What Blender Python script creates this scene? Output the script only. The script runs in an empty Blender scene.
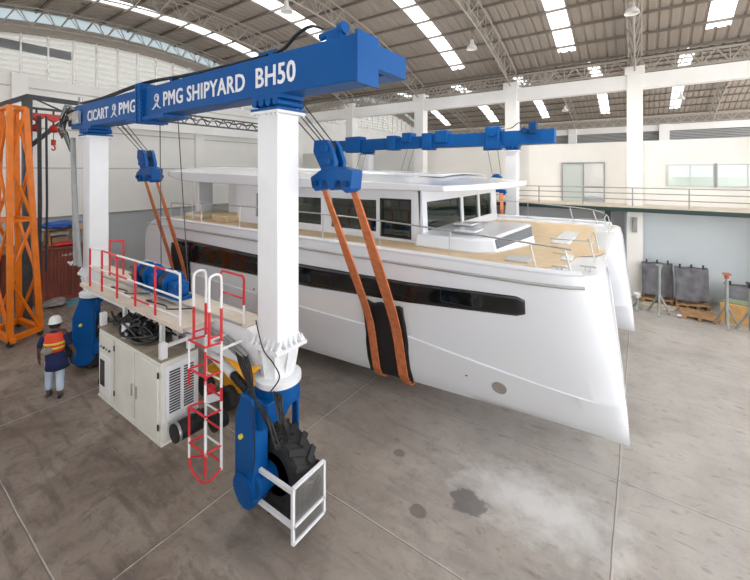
import bpy, bmesh, math, random
from mathutils import Vector, Matrix, noise
random.seed(7)
C = bpy.context.scene.collection
PI = math.pi
V = Vector

# ------------------------------------------------------------------ materials
MATS = {}
def mat(name, col, rough=.5, metal=0., bump=0., bscale=20., var=0., vscale=3., coat=0., spec=None):
    if name in MATS: return MATS[name]
    m = bpy.data.materials.new(name); m.use_nodes = True
    nt = m.node_tree; b = nt.nodes['Principled BSDF']
    b.inputs['Base Color'].default_value = (*col, 1); b.inputs['Roughness'].default_value = rough
    b.inputs['Metallic'].default_value = metal
    if coat: b.inputs['Coat Weight'].default_value = coat; b.inputs['Coat Roughness'].default_value = .1
    if spec is not None: b.inputs['Specular IOR Level'].default_value = spec
    tc = nt.nodes.new('ShaderNodeTexCoord')
    if var:
        n = nt.nodes.new('ShaderNodeTexNoise'); n.inputs['Scale'].default_value = vscale; n.inputs['Detail'].default_value = 6
        nt.links.new(tc.outputs['Object'], n.inputs['Vector'])
        r = nt.nodes.new('ShaderNodeMapRange'); r.inputs[1].default_value = .3; r.inputs[2].default_value = .7
        r.inputs[3].default_value = 1 - var; r.inputs[4].default_value = 1 + var * .4
        nt.links.new(n.outputs['Fac'], r.inputs[0])
        mx = nt.nodes.new('ShaderNodeVectorMath'); mx.operation = 'SCALE'; mx.inputs[0].default_value = col
        nt.links.new(r.outputs[0], mx.inputs['Scale']); nt.links.new(mx.outputs[0], b.inputs['Base Color'])
    if bump:
        n = nt.nodes.new('ShaderNodeTexNoise'); n.inputs['Scale'].default_value = bscale; n.inputs['Detail'].default_value = 5
        nt.links.new(tc.outputs['Object'], n.inputs['Vector'])
        bp = nt.nodes.new('ShaderNodeBump'); bp.inputs['Strength'].default_value = bump; bp.inputs['Distance'].default_value = .02
        nt.links.new(n.outputs['Fac'], bp.inputs['Height']); nt.links.new(bp.outputs[0], b.inputs['Normal'])
    MATS[name] = m; return m

BLUE = mat('blue_paint', (.0, .085, .31), .42, spec=.25, var=.12, vscale=1.5)
BLUE2 = mat('blue_paint_worn', (.0, .05, .18), .5, spec=.25, var=.3, vscale=3)
WHITE = mat('white_paint', (.80, .81, .83), .35, var=.05, vscale=2)
OFFW = mat('cabinet_paint', (.74, .73, .68), .4, var=.08, vscale=2)
GRIM = mat('dusty_top', (.30, .25, .19), .8, var=.35, vscale=6)
GELC = mat('gelcoat', (.77, .79, .83), .18, coat=.5)
LOWH = mat('lower_hull_shade', (.68, .71, .74), .3)  # greyer gelcoat tone, painted shade of the lower hull
RED = mat('red_paint', (.62, .02, .03), .4)
RAILW = mat('rail_white', (.80, .80, .80), .35)
BLACK = mat('black_rubber', (.012, .012, .013), .55, bump=.3, bscale=30)
HOSE = mat('black_hose', (.014, .014, .015), .35)
TYRE = mat('tyre_rubber', (.022, .022, .023), .8, bump=.4, bscale=25)
DGREY = mat('dark_steel', (.05, .05, .055), .45, metal=.3, var=.3)
STEEL = mat('steel', (.50, .50, .49), .3, metal=.8)
PIPE = mat('pipe_grey', (.33, .34, .34), .45, var=.2)
TRUSS = mat('truss_paint', (.40, .36, .31), .6)
PURL = mat('purlin_paint', (.20, .17, .14), .7)
CREAM = mat('cream_wall', (.90, .88, .83), .7, var=.06, vscale=.6)
COLM = mat('column_paint', (.92, .90, .86), .6, var=.04, vscale=.8)
GREYW = mat('grey_wall', (.52, .54, .55), .7, var=.12, vscale=.5)
BGREY = mat('blue_grey_wall', (.68, .74, .77), .7, var=.06, vscale=.6)
ORANGE = mat('orange_paint', (.80, .19, .0), .4, var=.15)
YELL = mat('machine_yellow', (.88, .42, .01), .35, var=.1)
SLING = mat('orange_webbing', (.66, .20, .075), .75, bump=.5, bscale=40, var=.25, vscale=8)
RUST = mat('container_red', (.22, .055, .035), .6, var=.25, vscale=1.5)
TEAK = mat('tan_deck', (.66, .50, .31), .6, var=.1, vscale=4)
WOOD = mat('pallet_wood', (.42, .24, .11), .8, var=.3, vscale=5)
CARD = mat('tan_wood', (.62, .36, .13), .7, var=.2, vscale=5)
FELT = mat('grey_felt', (.15, .148, .16), .95, bump=.6, bscale=25, var=.3, vscale=4)
TARPB = mat('blue_tarp', (.01, .09, .40), .5, var=.2)
BAG = mat('grey_sacking', (.28, .26, .24), .9, var=.3, vscale=7)
GLASSD = mat('black_glass', (.006, .007, .008), .06, coat=.3, spec=.6)
CLOTHN = mat('navy_cloth', (.010, .02, .085), .85, var=.2)
CLOTHP = mat('pale_trousers', (.50, .60, .72), .85, var=.1)
VEST = mat('vest_orange', (.80, .07, .03), .7)
VESTY = mat('vest_yellow', (.85, .70, .08), .5)
SKIN = mat('skin', (.14, .07, .045), .55)
GREEN = mat('green_steel', (.02, .045, .042), .5)
ALU = mat('door_panel', (.58, .63, .60), .3)
TAN = mat('interior_tan', (.45, .33, .24), .6, var=.2, vscale=3)
DECKF = mat('walkway_plate', (.66, .58, .49), .6, var=.15, vscale=3)
ROOFM = mat('roof_sheet', (.37, .32, .27), .55, var=.10, vscale=.4)
GABLEF = mat('gable_frame', (.55, .54, .49), .6, var=.12, vscale=1.2)

def glass(name, tint, gl=.12):
    m = bpy.data.materials.new(name); m.use_nodes = True; nt = m.node_tree
    for n in list(nt.nodes): nt.nodes.remove(n)
    o = nt.nodes.new('ShaderNodeOutputMaterial'); t = nt.nodes.new('ShaderNodeBsdfTransparent'); g = nt.nodes.new('ShaderNodeBsdfGlossy')
    g.inputs['Roughness'].default_value = .03; t.inputs['Color'].default_value = (*tint, 1)
    x = nt.nodes.new('ShaderNodeMixShader'); x.inputs[0].default_value = gl
    nt.links.new(t.outputs[0], x.inputs[1]); nt.links.new(g.outputs[0], x.inputs[2]); nt.links.new(x.outputs[0], o.inputs[0]); return m
GLASS = glass('tinted_glass', (.46, .55, .50), .10)
CLEAR = glass('clear_glass', (.85, .92, .90), .08)
def translucent(name, col):
    m = bpy.data.materials.new(name); m.use_nodes = True; nt = m.node_tree
    for n in list(nt.nodes): nt.nodes.remove(n)
    o = nt.nodes.new('ShaderNodeOutputMaterial'); t = nt.nodes.new('ShaderNodeBsdfTranslucent'); d = nt.nodes.new('ShaderNodeBsdfDiffuse')
    t.inputs['Color'].default_value = (*col, 1); d.inputs['Color'].default_value = (.8, .8, .8, 1)
    x = nt.nodes.new('ShaderNodeMixShader'); x.inputs[0].default_value = .25
    nt.links.new(t.outputs[0], x.inputs[1]); nt.links.new(d.outputs[0], x.inputs[2]); nt.links.new(x.outputs[0], o.inputs[0]); return m
SKYL = translucent('skylight_sheet', (.95, .97, 1))
SKYB = translucent('blue_sheet', (.20, .24, .25))
GABLE = translucent('gable_sheet', (.25, .24, .215))

def floor_mat():
    m = bpy.data.materials.new('concrete_floor'); m.use_nodes = True; nt = m.node_tree; N = nt.nodes; L = nt.links
    b = N['Principled BSDF']
    tc = N.new('ShaderNodeTexCoord'); sp = N.new('ShaderNodeSeparateXYZ'); L.new(tc.outputs['Object'], sp.inputs[0])
    def math_(op, a, b_=None, c=None):
        n = N.new('ShaderNodeMath'); n.operation = op
        for i, v in enumerate((a, b_, c)):
            if v is None: continue
            if isinstance(v, (int, float)): n.inputs[i].default_value = v
            else: L.new(v, n.inputs[i])
        return n.outputs[0]
    def nz(s, d=8, r=.6, dist=0.):
        n = N.new('ShaderNodeTexNoise'); n.inputs['Scale'].default_value = s; n.inputs['Detail'].default_value = d
        n.inputs['Roughness'].default_value = r; n.inputs['Distortion'].default_value = dist
        L.new(tc.outputs['Object'], n.inputs['Vector']); return n.outputs['Fac']
    def mr(v, a, b_, c=0, d=1):
        n = N.new('ShaderNodeMapRange'); L.new(v, n.inputs[0])
        for i, q in enumerate((a, b_, c, d)): n.inputs[i + 1].default_value = q
        return n.outputs[0]
    def mixc(f, a, b_):
        n = N.new('ShaderNodeMix'); n.data_type = 'RGBA'
        if isinstance(f, (int, float)): n.inputs[0].default_value = f
        else: L.new(f, n.inputs[0])
        for i, v in ((6, a), (7, b_)):
            if isinstance(v, tuple): n.inputs[i].default_value = (*v, 1)
            else: L.new(v, n.inputs[i])
        return n.outputs[2]
    c = mixc(mr(nz(.55, 8, .65, .4), .35, .68), (.150, .112, .086), (.33, .275, .228))
    c = mixc(mr(nz(3.2, 9, .7, .8), .50, .68, 0, .7), c, (.105, .078, .06))
    c = mixc(mr(nz(7, 9, .75), .60, .74, 0, .45), c, (.42, .375, .325))
    # trowel and tyre scuffs
    mp = N.new('ShaderNodeMapping'); mp.inputs['Rotation'].default_value = (0, 0, .6); mp.inputs['Scale'].default_value = (.6, 4, 1)
    L.new(tc.outputs['Object'], mp.inputs[0]); n = N.new('ShaderNodeTexNoise'); n.inputs['Scale'].default_value = 1.6; n.inputs['Detail'].default_value = 8
    L.new(mp.outputs[0], n.inputs['Vector'])
    c = mixc(mr(n.outputs['Fac'], .53, .68, 0, .65), c, (.10, .078, .064))
    c = mixc(mr(nz(22, 10, .75, .5), .56, .68, 0, .5), c, (.09, .07, .058))
    c = mixc(mr(nz(1.8, 10, .8, 1.5), .60, .66, 0, .45), c, (.40, .35, .30))
    # light along and beyond the boat, painted in as a paler floor colour
    pale = math_('MULTIPLY', mr(math_('ADD', sp.outputs[1], math_('MULTIPLY', sp.outputs[0], .8)), -1.5, 6.5, 0, 1), mr(nz(.9, 6, .6), .2, .6, .5, .95))
    c = mixc(math_('MULTIPLY', pale, .74), c, (.50, .475, .445))
    c = mixc(mr(nz(5.5, 12, .78, .6), .56, .66, 0, .38), c, (.13, .10, .085))
    c = mixc(mr(nz(9, 12, .8, 2.), .60, .68, 0, .5), c, (.075, .06, .05))
    c = mixc(mr(nz(16, 12, .8, 1.), .62, .70, 0, .5), c, (.50, .46, .41))
    mp2 = N.new('ShaderNodeMapping'); mp2.inputs['Rotation'].default_value = (0, 0, -.9); mp2.inputs['Scale'].default_value = (1.6, 4.5, 1)
    L.new(tc.outputs['Object'], mp2.inputs[0]); n2 = N.new('ShaderNodeTexNoise'); n2.inputs['Scale'].default_value = 2.2; n2.inputs['Detail'].default_value = 10; n2.inputs['Distortion'].default_value = .6
    L.new(mp2.outputs[0], n2.inputs['Vector']); c = mixc(mr(n2.outputs['Fac'], .60, .70, 0, .35), c, (.085, .068, .056))
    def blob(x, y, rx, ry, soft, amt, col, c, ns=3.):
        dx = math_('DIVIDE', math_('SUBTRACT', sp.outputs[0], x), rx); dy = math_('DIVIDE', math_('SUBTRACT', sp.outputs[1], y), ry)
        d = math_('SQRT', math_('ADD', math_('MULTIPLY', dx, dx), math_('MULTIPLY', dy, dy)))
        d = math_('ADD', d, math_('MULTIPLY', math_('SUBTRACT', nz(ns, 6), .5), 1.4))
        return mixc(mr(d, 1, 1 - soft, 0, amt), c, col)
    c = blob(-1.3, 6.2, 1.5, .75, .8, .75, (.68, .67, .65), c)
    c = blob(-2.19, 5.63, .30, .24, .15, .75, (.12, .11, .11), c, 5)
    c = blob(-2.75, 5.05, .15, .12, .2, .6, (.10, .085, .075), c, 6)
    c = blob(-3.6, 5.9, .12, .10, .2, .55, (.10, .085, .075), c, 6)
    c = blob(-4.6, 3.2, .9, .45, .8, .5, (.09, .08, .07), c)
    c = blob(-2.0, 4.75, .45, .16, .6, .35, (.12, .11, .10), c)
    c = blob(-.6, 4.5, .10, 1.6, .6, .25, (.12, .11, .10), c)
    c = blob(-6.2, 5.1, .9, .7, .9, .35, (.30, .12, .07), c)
    # slab joints every 5.1 m by 2.93 m
    def joint(axis, off, step, w):
        f = math_('FRACT', math_('DIVIDE', math_('SUBTRACT', axis, off), step))
        f = math_('MINIMUM', f, math_('SUBTRACT', 1, f))
        return math_('LESS_THAN', f, w / step)
    wob = math_('MULTIPLY', math_('SUBTRACT', nz(1.1, 3), .5), .03)
    j = math_('MAXIMUM', joint(math_('ADD', sp.outputs[0], wob), -.3, 5.1, .011), joint(math_('ADD', sp.outputs[1], wob), 1.6, 2.93, .007))
    c = mixc(math_('MULTIPLY', j, mr(nz(4, 4), .3, .55, .25, .9)), c, (.50, .46, .41))
    j2 = math_('MAXIMUM', joint(math_('ADD', math_('ADD', sp.outputs[0], wob), .022), -.3, 5.1, .008), joint(math_('ADD', math_('ADD', sp.outputs[1], wob), .018), 1.6, 2.93, .006))
    c = mixc(math_('MULTIPLY', j2, .7), c, (.10, .085, .075))
    L.new(c, b.inputs['Base Color']); 
    L.new(mr(nz(1.5, 6), .3, .7, .38, .75), b.inputs['Roughness'])
    bp = N.new('ShaderNodeBump'); bp.inputs['Strength'].default_value = .25; bp.inputs['Distance'].default_value = .01
    L.new(nz(14, 8, .7), bp.inputs['Height']); L.new(bp.outputs[0], b.inputs['Normal'])
    return m
FLOOR = floor_mat()

# ------------------------------------------------------------------ mesh helpers
class MB:
    def __init__(s): s.b = bmesh.new()
    def box(s, x0, x1, y0, y1, z0, z1):
        v = [s.b.verts.new(p) for p in ((x0,y0,z0),(x1,y0,z0),(x1,y1,z0),(x0,y1,z0),(x0,y0,z1),(x1,y0,z1),(x1,y1,z1),(x0,y1,z1))]
        for f in ((3,2,1,0),(4,5,6,7),(0,1,5,4),(1,2,6,5),(2,3,7,6),(3,0,4,7)): s.b.faces.new([v[i] for i in f])
        return s
    def bar(s, a, b, w, h=None, up=(0,0,1)):
        a, b = V(a), V(b); h = h or w; d = (b - a).normalized(); u = V(up)
        if abs(d.dot(u)) > .98: u = V((0,1,0)) if abs(d.y) < .9 else V((1,0,0))
        sx = d.cross(u).normalized(); sy = sx.cross(d).normalized()
        r = []
        for p in (a, b):
            for i, j in ((-1,-1),(1,-1),(1,1),(-1,1)): r.append(s.b.verts.new(p + sx*(i*w/2) + sy*(j*h/2)))
        for f in ((3,2,1,0),(4,5,6,7),(0,1,5,4),(1,2,6,5),(2,3,7,6),(3,0,4,7)): s.b.faces.new([r[i] for i in f])
        return s
    def tube(s, pts, r, n=8, cap=True, radii=None):
        pts = [V(p) for p in pts]; rings = []; ref = None
        for i, p in enumerate(pts):
            d = (pts[min(i+1, len(pts)-1)] - pts[max(i-1, 0)]).normalized()
            if ref is None: ref = V((0,0,1)) if abs(d.z) < .9 else V((1,0,0))
            x = d.cross(ref)
            if x.length < 1e-4: x = d.orthogonal()
            x.normalize(); y = d.cross(x).normalized(); ref = -y if False else x.cross(d)
            rr = radii[i] if radii else r
            rings.append([s.b.verts.new(p + x*math.cos(2*PI*k/n)*rr + y*math.sin(2*PI*k/n)*rr) for k in range(n)])
        for a, b in zip(rings, rings[1:]):
            for k in range(n): s.b.faces.new((a[k], a[(k+1)%n], b[(k+1)%n], b[k]))
        if cap: s.b.faces.new(rings[0][::-1]); s.b.faces.new(rings[-1])
        return s
    def cyl(s, a, b, r, r2=None, n=24): return s.tube([a, b], r, n, True, [r, r if r2 is None else r2])
    def prism(s, poly, axis, a, b):
        def P(q, t):
            return {'X': (t, q[0], q[1]), 'Y': (q[0], t, q[1]), 'Z': (q[0], q[1], t)}[axis]
        A = [s.b.verts.new(P(q, a)) for q in poly]; B = [s.b.verts.new(P(q, b)) for q in poly]; n = len(poly)
        s.b.faces.new(A[::-1]); s.b.faces.new(B)
        for k in range(n): s.b.faces.new((A[k], A[(k+1)%n], B[(k+1)%n], B[k]))
        return s
    def lathe(s, prof, c, axis='Y', n=40):     # prof: (radius, offset along axis)
        rings = []
        for r, t in prof:
            ring = []
            for k in range(n):
                a = 2*PI*k/n; p, q = r*math.cos(a), r*math.sin(a)
                o = {'Y': (p, t, q), 'Z': (p, q, t), 'X': (t, p, q)}[axis]
                ring.append(s.b.verts.new(V(c) + V(o)))
            rings.append(ring)
        for a, b in zip(rings, rings[1:]):
            for k in range(n): s.b.faces.new((a[k], a[(k+1)%n], b[(k+1)%n], b[k]))
        if prof[0][0] > 1e-4: s.b.faces.new(rings[0][::-1])
        if prof[-1][0] > 1e-4: s.b.faces.new(rings[-1])
        return s
    def grid(s, P, closed_u=False):
        vs = [[s.b.verts.new(p) for p in row] for row in P]
        for i in range(len(vs)-1):
            m = len(vs[i]); 
            for j in range(m if closed_u else m-1): s.b.faces.new((vs[i][j], vs[i][(j+1)%m], vs[i+1][(j+1)%m], vs[i+1][j]))
        return vs
    def ball(s, c, rx, ry=None, rz=None, n=12):
        ry = ry or rx; rz = rz or rx
        bmesh.ops.create_uvsphere(s.b, u_segments=n*2, v_segments=n, radius=1, matrix=Matrix.Translation(c) @ Matrix.Diagonal((rx, ry, rz, 1))); return s
    def build(s, name, m, parent=None, bev=0., smooth=True, solid=0., kind=None):
        bmesh.ops.recalc_face_normals(s.b, faces=s.b.faces)
        off = wl(parent) if parent else V((0,0,0))
        bmesh.ops.translate(s.b, verts=s.b.verts, vec=-off)
        me = bpy.data.meshes.new(name); s.b.to_mesh(me); s.b.free()
        for x in (m if isinstance(m, (list, tuple)) else [m]): me.materials.append(x)
        o = bpy.data.objects.new(name, me); C.objects.link(o); o.parent = parent
        if kind: o['kind'] = kind
        if smooth:
            for p in me.polygons: p.use_smooth = True
            try: me.set_sharp_from_angle(angle=math.radians(35))
            except Exception: pass
        if solid:
            q = o.modifiers.new('solid', 'SOLIDIFY'); q.thickness = solid; q.offset = 0
        if bev:
            q = o.modifiers.new('bevel', 'BEVEL'); q.width = bev; q.segments = 2; q.limit_method = 'ANGLE'; q.angle_limit = math.radians(40)
        return o
def wl(o):
    v = V((0,0,0))
    while o: v = v + o.location; o = o.parent
    return v
def tag(o, label=None, cat=None, group=None, kind=None):
    if label: o['label'] = label
    if cat: o['category'] = cat
    if group: o['group'] = group
    if kind: o['kind'] = kind
    return o
def thing(name, label, cat, loc=(0,0,0), group=None):
    o = bpy.data.objects.new(name, None); C.objects.link(o); o.location = loc; o.empty_display_size = .2
    return tag(o, label, cat, group)
def struct(name, mb, m, **k): return mb.build(name, m, None, kind='structure', **k)
def dup(root, loc, rotz=0, label=None, parent=None):
    r = root.copy(); C.objects.link(r); r.location = loc; r.rotation_euler = (0,0,rotz)
    if label: r['label'] = label
    if parent: r.parent = parent
    for ch in list(root.children):
        c = ch.copy(); C.objects.link(c); c.parent = r
        for g in list(ch.children):
            d = g.copy(); C.objects.link(d); d.parent = c
    return r
def lerp(a, b, t): return a + (b - a) * t
def interp(x, T):
    if x <= T[0][0]: return T[0][1]
    for (a, p), (b, q) in zip(T, T[1:]):
        if x <= b: return lerp(p, q, (x-a)/(b-a))
    return T[-1][1]
def smooth_path(pts, n=8):
    pts = [V(p) for p in pts]; out = []
    for i in range(len(pts)-1):
        p0 = pts[max(i-1,0)]; p1 = pts[i]; p2 = pts[i+1]; p3 = pts[min(i+2, len(pts)-1)]
        for k in range(n):
            t = k/n
            out.append(.5*((2*p1) + (p2-p0)*t + (2*p0-5*p1+4*p2-p3)*t*t + (3*p1-p0-3*p2+p3)*t**3))
    out.append(pts[-1]); return out

# ================================================================== THE BUILDING
XW, XE = -21.0, 9.0
YC1, YC2, HALF = 8.5, 30.1, 10.8
def zroof(dy): return 12.1 - .019*dy*dy
struct('floor', MB().box(XW-.3, XE+16, -16, 42, -.3, 0), FLOOR, smooth=False)

cols = [-20.0, -15.1, -10.15, -5.15, -.22, 4.7]
strips = [(x - .36, x + .36) for x in (-17.9, -12.6, -7.6, -2.65, 2.3)]
def roof(yc, name, tail):
    mb = MB(); pitch = .34
    xs = []; x = XW - .2
    while x < XE: xs += [(x, 0), (x+.20, 0), (x+.24, .05), (x+.30, .05)]; x += pitch
    ny = 22
    rows = []
    for j in range(ny+1):
        dy = -HALF + 2*HALF*j/ny; rows.append([(x_, yc+dy, zroof(dy)+h) for x_, h in xs])
    vs = [[mb.b.verts.new(p) for p in r] for r in rows]
    for j in range(ny):
        for i in range(len(xs)-1):
            xm = (xs[i][0]+xs[i+1][0])/2
            if any(a < xm < b for a, b in strips) and 0 < j < ny-1: continue
            mb.b.faces.new((vs[j][i], vs[j][i+1], vs[j+1][i+1], vs[j+1][i]))
    o = mb.build(name, ROOFM, None, smooth=False, kind='structure')
    n = 19
    for k in range(n):
        dy = -HALF + .25 + (2*HALF-.5)*k/(n-1)
        MB().box(XW, XE, yc+dy-.035, yc+dy+.035, zroof(dy)-.10, zroof(dy)-.01).build('purlin', PURL, o, smooth=False)
    return o
roof(YC1, 'ceiling', '')
roof(YC2, 'ceiling', '')
wn = 1
for yc in (YC1, YC2):
    for a, b in strips:
        mb = MB(); P = []
        for j in range(21):
            dy = -HALF*.9 + 1.8*HALF*j/20; P.append([(a-.12, yc+dy, zroof(dy)+.07), (b+.12, yc+dy, zroof(dy)+.07)])
        mb.grid(P); struct('window_%d' % wn, mb, SKYL, smooth=False); wn += 1

def truss(x, yc, label):
    t = thing('roof_truss', label, 'roof truss', (x, yc, 9.2), 'arched roof trusses')
    N = 24; H = HALF - .4
    ys = [-H + 2*H*k/N for k in range(N+1)]
    for name, dx, dz in (('top_chord', -.22, -.24), ('top_chord', .22, -.24), ('bottom_chord', 0, -.95)):
        MB().tube([(x+dx, yc+y, zroof(y)+dz) for y in ys], .035, 6).build(name, TRUSS, t)
    w = MB()
    for k in range(N):
        y0, y1 = ys[k], ys[k+1]; ym = (y0+y1)/2
        for dx in (-.22, .22):
            w.bar((x+dx, yc+y0, zroof(y0)-.24), (x, yc+ym, zroof(ym)-.95), .03); w.bar((x, yc+ym, zroof(ym)-.95), (x+dx, yc+y1, zroof(y1)-.24), .03)
        w.bar((x-.22, yc+y0, zroof(y0)-.24), (x+.22, yc+y0, zroof(y0)-.24), .025)
    w.build('web_bracing', TRUSS, t, smooth=False)
    return t
ordn = ['end wall column', 'second column from the end wall', 'third column from the end wall', 'fourth column from the end wall', 'tall column beside the sliding door', 'column past the right edge']
for i, x in enumerate(cols):
    truss(x, YC1, 'arched steel roof truss over the boat springing from the ' + ordn[i])
for i, x in enumerate(cols):
    truss(x, YC2, 'arched steel roof truss of the rear bay, behind the ' + ordn[i])

# longitudinal trusses on the column lines
def long_truss(y, label):
    t = thing('eaves_truss', label, 'roof truss', (XW, y, 9.1))
    MB().bar((XW, y, 9.16), (XE, y, 9.16), .07).build('bottom_chord', TRUSS, t, smooth=False)
    MB().bar((XW, y, 9.70), (XE, y, 9.70), .07).build('top_chord', TRUSS, t, smooth=False)
    w = MB(); n = 38
    for k in range(n):
        a = XW + (XE-XW)*k/n; b = XW + (XE-XW)*(k+1)/n; m = (a+b)/2
        w.bar((a, y, 9.16), (m, y, 9.70), .045); w.bar((m, y, 9.70), (b, y, 9.16), .045); w.bar((a, y, 9.16), (a, y, 9.70), .035)
    w.build('web_bracing', TRUSS, t, smooth=False)
long_truss(19.0, 'long steel lattice truss running on top of the cream beam above the walkway')
long_truss(40.6, 'far steel lattice truss along the top of the rear bay back wall')

tn = 1
def trim(mb, m, **k):
    global tn
    o = struct('trim_%d' % tn, mb, m, **k); tn += 1; return o
# columns and beam of the column line Y = 19
for x in cols: trim(MB().box(x-.27, x+.27, 18.75, 19.3, 0, 9.02).box(x-.34, x+.34, 18.68, 19.36, 9.02, 9.35), COLM, smooth=False)
trim(MB().box(XW, XE, 18.8, 19.2, 8.45, 9.05), COLM, smooth=False)
# far wall of the rear bay
mb = MB().box(XW, XE, 41, 41.2, 0, 7.75)
struct('wall_far', mb, CREAM, smooth=False)
trim(MB().box(XW, XE, 40.8, 41.2, 8.55, 9.1), COLM, smooth=False)
trim(MB().box(XW, XE, 41.05, 41.15, 9.1, 10.0).box(XW, XE, 41.16, 41.2, 7.75, 8.55), PURL, smooth=False)
mb = MB()
for k in range(6): mb.bar((XW, 41.1, 7.80+.13*k), (XE, 41.1, 7.80+.13*k), .10, .03, up=(0,.6,1))
trim(mb, GREYW, smooth=False)
for x in (-12.4, -5.4, 1.6): trim(MB().box(x-.35, x+.35, 40.6, 41, 0, 9.1), COLM, smooth=False)
# partition wall above the walkway with door and window openings
def wall_open(y0, y1, x0, x1, z0, z1, holes):
    mb = MB(); xs = sorted({x0, x1, *[h[0] for h in holes], *[h[1] for h in holes]})
    for a, b in zip(xs, xs[1:]):
        hs = [h for h in holes if h[0] <= a and h[1] >= b]
        if hs:
            h = hs[0]
            if h[2] > z0: mb.box(a, b, y0, y1, z0, h[2])
            mb.box(a, b, y0, y1, h[3], z1)
        else: mb.box(a, b, y0, y1, z0, z1)
    return mb
struct('wall_back', wall_open(20.0, 20.15, XW, XE, 3.66, 6.38, [(-3.08, -1.36, 3.66, 5.46), (.9, 2.36, 4.5, 5.36), (2.44, 4.2, 4.5, 5.36), (5.2, 7.0, 4.5, 5.36)]), CREAM, smooth=False)
struct('wall_back_lower', MB().box(XW, -.6, 19.62, 19.8, 0, 3.5), GREYW, smooth=False)
struct('wall_right_lower', MB().box(-.6, XE, 19.62, 19.8, 0, 3.5), BGREY, smooth=False)
# door
d = struct('door_1', MB().box(-3.06, -2.2, 19.94, 19.99, 3.7, 5.44), ALU, smooth=False)
MB().box(-3.10, -1.34, 19.9, 19.94, 5.44, 5.50).box(-3.10, -3.05, 19.9, 19.94, 3.7, 5.44).box(-2.21, -2.16, 19.9, 19.94, 3.7, 5.44).box(-1.39, -1.34, 19.9, 19.94, 3.7, 5.44).build('door_frame', PIPE, d, smooth=False)
for i, (a, b) in enumerate(((.9, 2.36), (2.44, 4.2), (5.2, 7.0))):
    m = (a+b)/2
    w = struct('window_%d' % wn, MB().box(a, b, 19.96, 20, 5.32, 5.37).box(a, b, 19.96, 20, 4.47, 4.52).box(a-.03, a+.03, 19.95, 20, 4.47, 5.37).box(b-.03, b+.03, 19.95, 20, 4.47, 5.37).box(m-.02, m+.02, 19.95, 20, 4.52, 5.32), ALU, smooth=False); wn += 1
    MB().box(a, b, 20.04, 20.06, 4.5, 5.34).build('glass_pane', CLEAR, w, smooth=False)
trim(MB().box(2.36, 2.44, 19.93, 20.15, 4.45, 5.4), PIPE, smooth=False)
# room behind: a pale back partition with desks seen through the door
t = thing('office_table', 'brown table seen through the open sliding door on the walkway', 'table', (-1.6, 22, 3.66))
MB().box(-2.6, -.6, 21.7, 22.4, 4.26, 4.32).build('tabletop', TAN, t, smooth=False)
for x in (-2.5, -.7):
    for y in (21.8, 22.3): MB().box(x-.03, x+.03, y-.03, y+.03, 3.66, 4.26).build('leg', DGREY, t, smooth=False)
trim(MB().box(XW, XE, 20.15, 25.5, 3.5, 3.66), GREYW, smooth=False)
# walkway slab
trim(MB().box(XW, XE, 18.42, 20.0, 3.60, 3.68), DECKF, smooth=False)
trim(MB().box(XW, XE, 18.38, 18.50, 3.46, 3.62).box(XW, XE, 19.4, 19.6, 3.48, 3.60), GREEN, smooth=False)
for x in (-11.2, -6.2, -1.14, 3.8): trim(MB().box(x-.10, x+.10, 18.5, 18.7, 0, 3.5), GREEN, smooth=False)
# walkway railing
def walk_rail():
    t = thing('walkway_railing', 'grey steel railing with three rails along the raised walkway by the back wall', 'railing', (-11, 18.45, 3.68))
    for z in (4.42, 4.20, 3.96): MB().tube([(-12, 18.45, z), (XE, 18.45, z)], .02, 8).build('rail', PIPE, t)
    x = -.29 - 1.76*6
    while x < XE: MB().box(x-.022, x+.022, 18.43, 18.47, 3.66, 4.42).build('post', PIPE, t, smooth=False); x += 1.76
walk_rail()
tag(MB().box(-.30, -.13, 18.62, 18.75, 2.62, 3.22).box(-.28, -.15, 18.6, 18.62, 2.68, 3.15).build('electrical_box', PIPE, None, bev=.01), 'grey electrical box fixed on the white column below the walkway', 'electrical box')

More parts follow.
